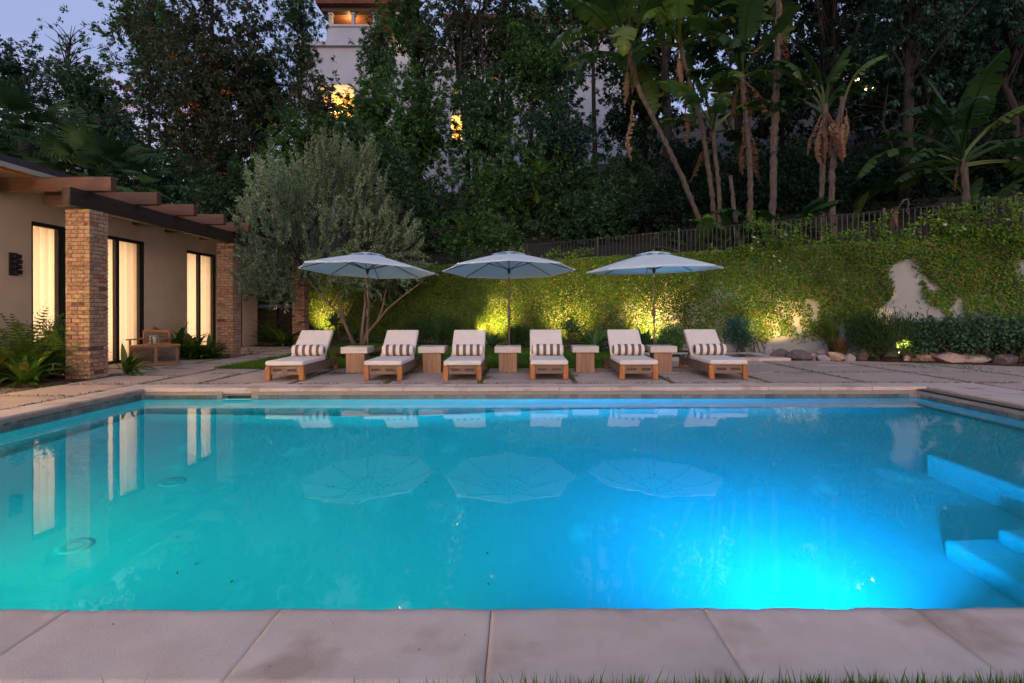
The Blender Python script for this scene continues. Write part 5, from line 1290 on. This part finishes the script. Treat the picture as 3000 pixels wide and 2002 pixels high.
put('crown', leaf_cloud('crown', Cl, Al, rg, .100, .030, M['lf_olive']), ol)

# ---- giant bird-of-paradise
def paddle(seed, torn, bend, pet=.5, bw=.44, dead=False):
    rr = random.Random(seed); V, Fq = [], []
    segs = 13; x = z = 0.0; L = 1.0
    npet = 5
    pts = []
    tot = pet + L
    steps = npet + segs
    for i in range(steps + 1):
        s = i / steps; ph = bend * s ** 1.6
        if i: ds = (pet / npet) if i <= npet else (L / segs); x += ds * math.sin(ph); z += ds * math.cos(ph)
        pts.append((x, z, ph))
    for i in range(steps):                                # stalk and midrib
        r0 = .022 * (1 - i / steps) + .004; r1 = .022 * (1 - (i + 1) / steps) + .004; a = len(V)
        V += [(pts[i][0], -r0, pts[i][1]), (pts[i][0], r0, pts[i][1]), (pts[i + 1][0], r1, pts[i + 1][1]), (pts[i + 1][0], -r1, pts[i + 1][1])]; Fq.append((a, a + 1, a + 2, a + 3))
        a = len(V); V += [(pts[i][0] - r0, 0, pts[i][1]), (pts[i][0] + r0, 0, pts[i][1]), (pts[i + 1][0] + r1, 0, pts[i + 1][1]), (pts[i + 1][0] - r1, 0, pts[i + 1][1])]; Fq.append((a, a + 1, a + 2, a + 3))
    for sg in (-1, 1):
        drop = rr.uniform(.05, .25)
        for i in range(segs):
            p0, p1 = pts[npet + i], pts[npet + i + 1]; s0, s1 = i / segs, (i + 1) / segs
            pr = lambda s: bw / 2 * (math.sin(math.pi * min(.14 + .86 * s ** .9, 1)) ** .55)
            w0, w1 = pr(s0), pr(s1) + .004
            if rr.random() < torn: drop = rr.uniform(.0, .9); w1 *= rr.uniform(.8, 1)
            gap = torn * rr.uniform(0, .25) * L / segs
            nx, nz = -math.cos(p0[2]), math.sin(p0[2])          # underside direction
            a = len(V); tx, tz = math.sin(p0[2]), math.cos(p0[2])
            for (pp, w, g_) in ((p0, w0, gap), (p1, w1, -gap * .3)):
                V.append((pp[0] + tx * 0, sg * .004, pp[1]))
                V.append((pp[0] - nx * drop * w * .15 + tx * g_, sg * w * .55 * math.cos(drop * .5), pp[1] - nz * drop * w * .15 + tz * g_))
                V.append((pp[0] + nx * -drop * w * .8 + tx * g_ * 2, sg * w * math.cos(drop), pp[1] + nz * -drop * w * .8 + tz * g_ * 2))
            Fq += [(a, a + 1, a + 4, a + 3), (a + 1, a + 2, a + 5, a + 4)]
    if dead:
        V = [(vx + .025 * math.sin(vz * 7 + seed) + .012 * math.sin(vz * 31 + vy * 20), vy * (.42 + .08 * math.sin(vz * 9 + seed)) + .012 * math.sin(vz * 13 + seed * 2), vz - .12 * abs(vy)) for vx, vy, vz in V]
    return np_mesh('leaf', V, Fq, M['dead'] if dead else M['banana'])
PAD = [paddle(1, .15, .5), paddle(2, .3, .8), paddle(3, .55, 1.3), paddle(4, .75, 1.9), paddle(5, .5, 1.0), paddle(6, .8, 2.3)]
DEAD = [paddle(11, .9, .5, .35, .42, True), paddle(12, .9, .9, .3, .4, True), paddle(13, .9, .3, .4, .45, True)]
def strelitzia(label, path, d, r, crown, n, size, dead, tilt=(.0, 1.35), deadsize=(.8, 1.2), bias=None, extra=()):
    """path: trunk pixels from the ground up at distance d"""
    p0 = P(*path[0], d); x, y = p0.x, p0.y
    gz = float(hill_z(np.array(x), np.array(y)))
    base = Vector((x, y, gz - .1)); t = thing('bird_of_paradise', label, 'plant', base, 0, 'giant birds of paradise')
    pts = [Vector((0, 0, 0))] + [P(u, v, d) - base for u, v in path]
    dense = []
    for i in range(len(pts) - 1):
        k = max(2, int((pts[i + 1] - pts[i]).length / .16))
        dense += [pts[i].lerp(pts[i + 1], q / k) for q in range(k)]
    dense.append(pts[-1])
    MB().tube([q + Vector((random.gauss(0, .008), random.gauss(0, .008), 0)) for q in dense], [r * .82 * (1.1 + .26 * (i % 2) - .2 * i / len(dense)) * random.uniform(.85, 1.15) for i in range(len(dense))], 7, smooth=False).build('trunk', M['bark_pale'], t)
    c = pts[-1]
    for i in range(n):
        f = (i + .5) / n; yaw = i * 2.39996 + random.uniform(-.3, .3)
        if bias is not None: yaw = bias + (i % 2) * math.pi + random.uniform(-.5, .5)
        tl = tilt[0] + (tilt[1] - tilt[0]) * f
        me = PAD[min(int(f * 5.99), 5)] if random.random() < .7 else random.choice(PAD)
        put('leaf', me, t, c + Vector((0, 0, -.35 * f)), (0, tl, yaw), random.uniform(*size) * 1.3)
    for i in range(dead):
        yaw = random.uniform(0, 6.28); put('dead_leaf', random.choice(DEAD), t, c + Vector((.08 * math.cos(yaw), .08 * math.sin(yaw), -.25 - .25 * random.random())), (random.uniform(-.2, .2), random.uniform(2.5, 2.95), yaw), random.uniform(*deadsize))
    for (u, v, yaw, tl, s, k) in extra:
        put('leaf' if k < 10 else 'dead_leaf', PAD[k] if k < 10 else DEAD[k - 10], t, P(u, v, d) - base, (0, tl, yaw), s)
    return t
q7 = lambda x, y: (1650 + x / 2.0907, y / 2.0907)
q8 = lambda x, y: (2250 + x / 2.0907, y / 2.0907)
strelitzia('leaning bird of paradise with thin slanting trunk', [q7(890, 1490), q7(815, 1300), q7(730, 1090), q7(640, 900), q7(540, 700), q7(470, 560), q7(420, 400), q7(400, 290)], 17.2, .085, None, 18, (1.3, 1.75), 3, extra=((*q7(440, 620), 3.0, 2.85, 1.5, 10),))
strelitzia('bird of paradise with crown at the top, left of centre-right', [q7(940, 1480), q7(915, 1200), q7(880, 960), q7(850, 760), q7(800, 580), q7(745, 400), q7(720, 230)], 17.0, .085, None, 19, (1.3, 1.75), 2, extra=((*q7(740, 640), .3, 2.7, 1.1, 11), (*q7(800, 470), 1.2, 2.5, 1.2, 3), (*q7(850, 760), 2.9, 1.2, 1.2, 4)))
strelitzia('bird of paradise with broad green paddles in mid height', [q7(960, 1450), q7(960, 1200), q7(930, 900), q7(915, 760)], 16.8, .075, None, 9, (1.1, 1.5), 1, (.0, 1.2))
strelitzia('bird of paradise wrapped in brown sheaths, centre right', [q7(1140, 1480), q7(1150, 1100), q7(1130, 820), q7(1100, 560), q7(1095, 440)], 16.6, .10, None, 13, (1.15, 1.55), 4, (.0, 1.5), (.9, 1.3), extra=((*q7(1140, 780), .2, 2.8, 1.3, 12), (*q7(1120, 780), 3.2, 2.85, 1.2, 10)))
strelitzia('tallest straight bird of paradise trunk reaching out of frame', [q7(1270, 1440), q7(1285, 1230), q7(1290, 900), q7(1305, 600), q7(1315, 300), q7(1325, 60), q7(1325, -160)], 16.2, .115, None, 12, (1.3, 1.7), 1, extra=((*q7(1330, 150), .4, 2.75, 1.25, 12), (*q7(1335, 190), .1, 2.9, 1.1, 10), (*q7(1300, 200), 3.1, 2.2, .7, 13 - 1)))
strelitzia('short bird of paradise stump with split pale bark', [q7(1065, 1470), q7(1050, 1300), q7(1025, 1080)], 16.2, .07, None, 0, (1, 1), 0)
strelitzia('left trunk of the twin birds of paradise with dead leaf skirt', [q8(335, 1500), q8(330, 1250), q8(340, 900), q8(355, 640)], 15.4, .085, None, 8, (.95, 1.25), 7, (.0, .75), (.75, 1.25), bias=0.1)
strelitzia('right trunk of the twin birds of paradise with dead leaf skirt', [q8(405, 1510), q8(390, 1250), q8(395, 1050), q8(430, 780), q8(465, 600)], 15.2, .095, None, 1, (.9, 1.0), 8, (.1, .4), (.7, 1.2))
strelitzia('bushy bird of paradise at the right with wide paddles', [q8(1215, 1300), q8(1210, 1180), q8(1200, 1050), q8(1185, 950)], 14.0, .10, None, 15, (1.15, 1.6), 1, (.0, 1.55), (.5, .7), extra=((*q8(1210, 1200), 3.1, .7, 1.5, 3),))
for i, (u, v, lab) in enumerate(((2035, 668, 'low bird of paradise clump at the foot of the leaning trunk'), (2140, 650, 'low bird of paradise clump left of the tallest trunk'), (2300, 640, 'low bird of paradise clump behind the flowering vine'), (2230, 655, 'low bird of paradise clump at the tallest trunk'), (2500, 640, 'single upright paddle behind the middle of the fence'), (2830, 610, 'low paddle leaves under the right bird of paradise'))):
    d = 16.0 - .0012 * (u - 2000); p = P(u, v, d); gz = float(hill_z(np.array(p.x), np.array(d)))
    t = thing('bird_of_paradise', lab, 'plant', (p.x, p.y, gz), 0, 'giant birds of paradise')
    for k in range(3 if i == 4 else 11):
        put('leaf', random.choice(PAD), t, (random.gauss(0, .15), random.gauss(0, .15), -.1), (0, random.uniform(.05, 1.3), k * 2.4 + random.random()), random.uniform(.8, 1.4))
# dry hooked stalk on the fence
xk, zk = wall_at(2655, 600); pk = wp(xk, zk, -.1)
t = thing('dry_stalk', 'pale dry hooked stalk leaning over the iron fence', 'dead plant', pk)
MB().tube([(-.30, 0, -.75), (-.22, .02, -.2), (-.05, 0, .10), (.05, 0, .14), (.09, 0, .02), (.03, 0, -.15), (.14, 0, -.35)], [.018, .02, .026, .024, .022, .017, .008], 6).build('stalk', M['bark_pale'], t)
for k in range(3): put('dead_leaf', DEAD[k], t, (-.15 - .06 * k, 0, -.05), (.2, 2.6, 2.8 + k), .42)

# ---- fan palms behind the house
def fan(seed, spread=2.6):
    rr = random.Random(seed); V, Fq = [], []; n = 30
    V0 = 0
    for i in range(4):                                    # leaf stalk
        a = len(V); r = .014; z0, z1 = .9 * i / 4, .9 * (i + 1) / 4; bx0, bx1 = .12 * (i / 4) ** 2, .12 * ((i + 1) / 4) ** 2
        V += [(bx0, -r, z0), (bx0, r, z0), (bx1, r, z1), (bx1, -r, z1)]; Fq.append((a, a + 1, a + 2, a + 3))
    for k in range(n):
        a = -spread / 2 + spread * k / (n - 1); l = .85 * (1 - .25 * abs(a) / spread) * rr.uniform(.9, 1.05); w = .021
        cx, cz = math.sin(a), math.cos(a)
        for (s0, s1, w0, w1) in ((0, .55, .006, w), (.55, 1.0, w, .003)):
            i0 = len(V); dr0, dr1 = .10 * s0 ** 2, .22 * s1 ** 2.5
            for s, ww, dr in ((s0, w0, dr0), (s1, w1, dr1)):
                px_, pz_ = l * s * cx, l * s * cz
                V.append((.12 + dr + .012, px_ - cz * ww, .9 + pz_ + cx * ww - dr * .3)); V.append((.12 + dr - .012, px_ + cz * ww, .9 + pz_ - cx * ww - dr * .3))
            Fq.append((i0, i0 + 1, i0 + 3, i0 + 2))
    return np_mesh('frond', V, Fq, M['palm'])
FAN = [fan(1), fan(2, 3.0), fan(3, 3.4)]
def palm(label, u, v, d, n, size):
    c = P(u, v, d); t = thing('fan_palm', label, 'palm', (c.x, c.y, 0), 0, 'fan palms')
    MB().tube([(0, 0, -.2), (.05, 0, c.z * .5), (0, 0, c.z - .1)], [.24, .2, .22], 9).build('trunk', M['bark_dark'], t)
    for i in range(n):
        f = (i + .5) / n; put('frond', FAN[i % 3], t, (0, 0, c.z - .25 * f), (random.uniform(-.2, .2), .1 + 2.1 * f ** .9, i * 2.39996 + random.uniform(-.2, .2)), random.uniform(*size))
palm('large fan palm above the left end of the roof', 75, 400, 21, 34, (1.25, 1.7))
palm('smaller fan palm right of the large one, above the rafters', 300, 510, 21, 24, (1.05, 1.4))
palm('low fan palm behind the first rafter tail', 395, 545, 23, 16, (.9, 1.2))

# ---- the mansion on the hill
MY = 46.0
mx = lambda u: (u - CU) * MY / F
mz = lambda v: CH - (v - CV) * MY / F
man = thing('mansion', 'large white mansion lit from inside on the hill behind the trees', 'mansion', (0, 0, 0))
lit = glow('lit_interior', (1.0, .40, .07), 1.5); lit2 = glow('lit_ceiling', (1.0, .36, .05), .35); bulb = glow('bulb', (1.0, .62, .22), 9)
def mbox(name, mat, u0, u1, v0, v1, y0=0.0, y1=4.0, bev=0.0):
    return box(name, mat, man, mx(u0), mx(u1), MY + y0, MY + y1, mz(v1), mz(v0), bev)
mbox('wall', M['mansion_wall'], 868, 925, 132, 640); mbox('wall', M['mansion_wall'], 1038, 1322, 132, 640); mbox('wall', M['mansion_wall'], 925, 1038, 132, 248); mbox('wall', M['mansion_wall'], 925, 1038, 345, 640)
mbox('room', lit, 925, 1038, 248, 345, 2.2, 2.4)
mbox('column', M['mansion_wall'], 958, 966, 248, 345, .2, .7); mbox('railing', M['black'], 925, 1038, 322, 325, .15, .2)
mbox('ledge', M['mansion_wall'], 860, 1092, 126, 138, -.35, .3)
mbox('parapet', M['mansion_wall'], 958, 1092, 78, 126, .0, .4); mbox('parapet_cap', M['mansion_wall'], 955, 1095, 73, 79, -.12, .5); mbox('moulding', M['mansion_wall'], 956, 1093, 116, 121, -.08, .1)
mbox('ceiling', lit2, 965, 1092, 52, 60, 1.0, 4.2); mbox('back_wall', M['mansion_wall'], 960, 1180, 20, 90, 4.2, 4.6)
for u in (968, 1034, 1098, 1165): mbox('column', M['mansion_wall'], u - 4.5, u + 4.5, 38, 80, .1, .5); 
for u in (968, 1034, 1098, 1165): mbox('capital', M['mansion_wall'], u - 6.5, u + 6.5, 34, 40, .05, .55)
mbox('beam', M['beam_dark'], 945, 1200, 22, 34, -.1, .5)
rt = MB()
def rt_pt(u, v, y): return (mx(u), MY + y, mz(v))
rt.box(mx(935), mx(1212), MY - .7, MY + 4.5, mz(22), mz(16)); rt.build('roof', M['mansion_roof'], man)
tile = MB().tube([(0, -.75, 0), (0, 2.2, .75)], .115, 6).mesh('roof_tile', M['mansion_roof'])
for k in range(34): put('roof_tile', tile, man, (mx(938) + .24 * k, MY, mz(15)))
mbox('chimney', M['mansion_wall'], 1100, 1128, -60, 10, 1.5, 2.6)
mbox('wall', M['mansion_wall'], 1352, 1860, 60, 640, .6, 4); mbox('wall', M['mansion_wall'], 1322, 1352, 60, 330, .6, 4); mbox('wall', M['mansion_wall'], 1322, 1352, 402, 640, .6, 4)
mbox('window', lit, 1322, 1352, 330, 402, 1.0, 1.1); mbox('balcony', M['black'], 1324, 1360, 384, 387, -.3, .5)
for k in range(9): mbox('baluster', M['black'], 1325 + 4 * k, 1326 + 4 * k, 386, 404, -.28, -.22)
mbox('roof', M['mansion_roof'], 1300, 1900, 44, 60, -.2, 5)
for (u0, u1, v0, v1) in ((1420, 1450, 120, 200), (1560, 1590, 120, 200), (1690, 1720, 120, 200), (1480, 1505, 300, 380), (1640, 1670, 300, 380), (1335, 1350, 120, 190)):
    w = mbox('window', M['black'], u0, u1, v0, v1, .52, .62)
mbox('window', lit, 1435, 1458, 205, 222, .50, .59); mbox('window', lit, 1329, 1337, 250, 270, .5, .58)
for i, (u, v) in enumerate(((1135, 59), (1140, 105), (1178, 132), (1282, 69), (1250, 110), (1128, 332), (1168, 134), (1300, 143), (980, 325), (1002, 328))):
    put('lamp', MB().lathe([(.01, -.1), (.11, -.03), (.11, .03), (.01, .1)], 8).mesh('lamp', bulb), man, P(u, v, MY - .4))
# warm light in the terrace room and distant house lamps
for (u, v, w, yy) in ((990, 330, 160, .9), (1030, 70, 90, 1.6), (1337, 380, 60, .2)):
    l = bpy.data.lights.new('house_lamp', 'POINT'); l.energy = w; l.color = (1.0, .55, .18); l.shadow_soft_size = .15
    lo = bpy.data.objects.new('house_lamp', l); COL.objects.link(lo); lo.location = P(u, v, MY + yy)
# neighbour lights glinting through the trees on the right
t = thing('neighbour_lamp', 'small orange lights glinting through the trees right of the twin trunks', 'lamp', P(2505, 240, 30))
for (du, dv) in ((0, 0), (12, -6), (22, 8), (34, 24), (44, -34), (50, 20), (6, 6)):
    put('lamp', MB().lathe([(.01, -.06), (.08, 0), (.01, .06)], 6).mesh('lamp', bulb), t, P(2505 + du, 240 + dv, 30) - P(2505, 240, 30))
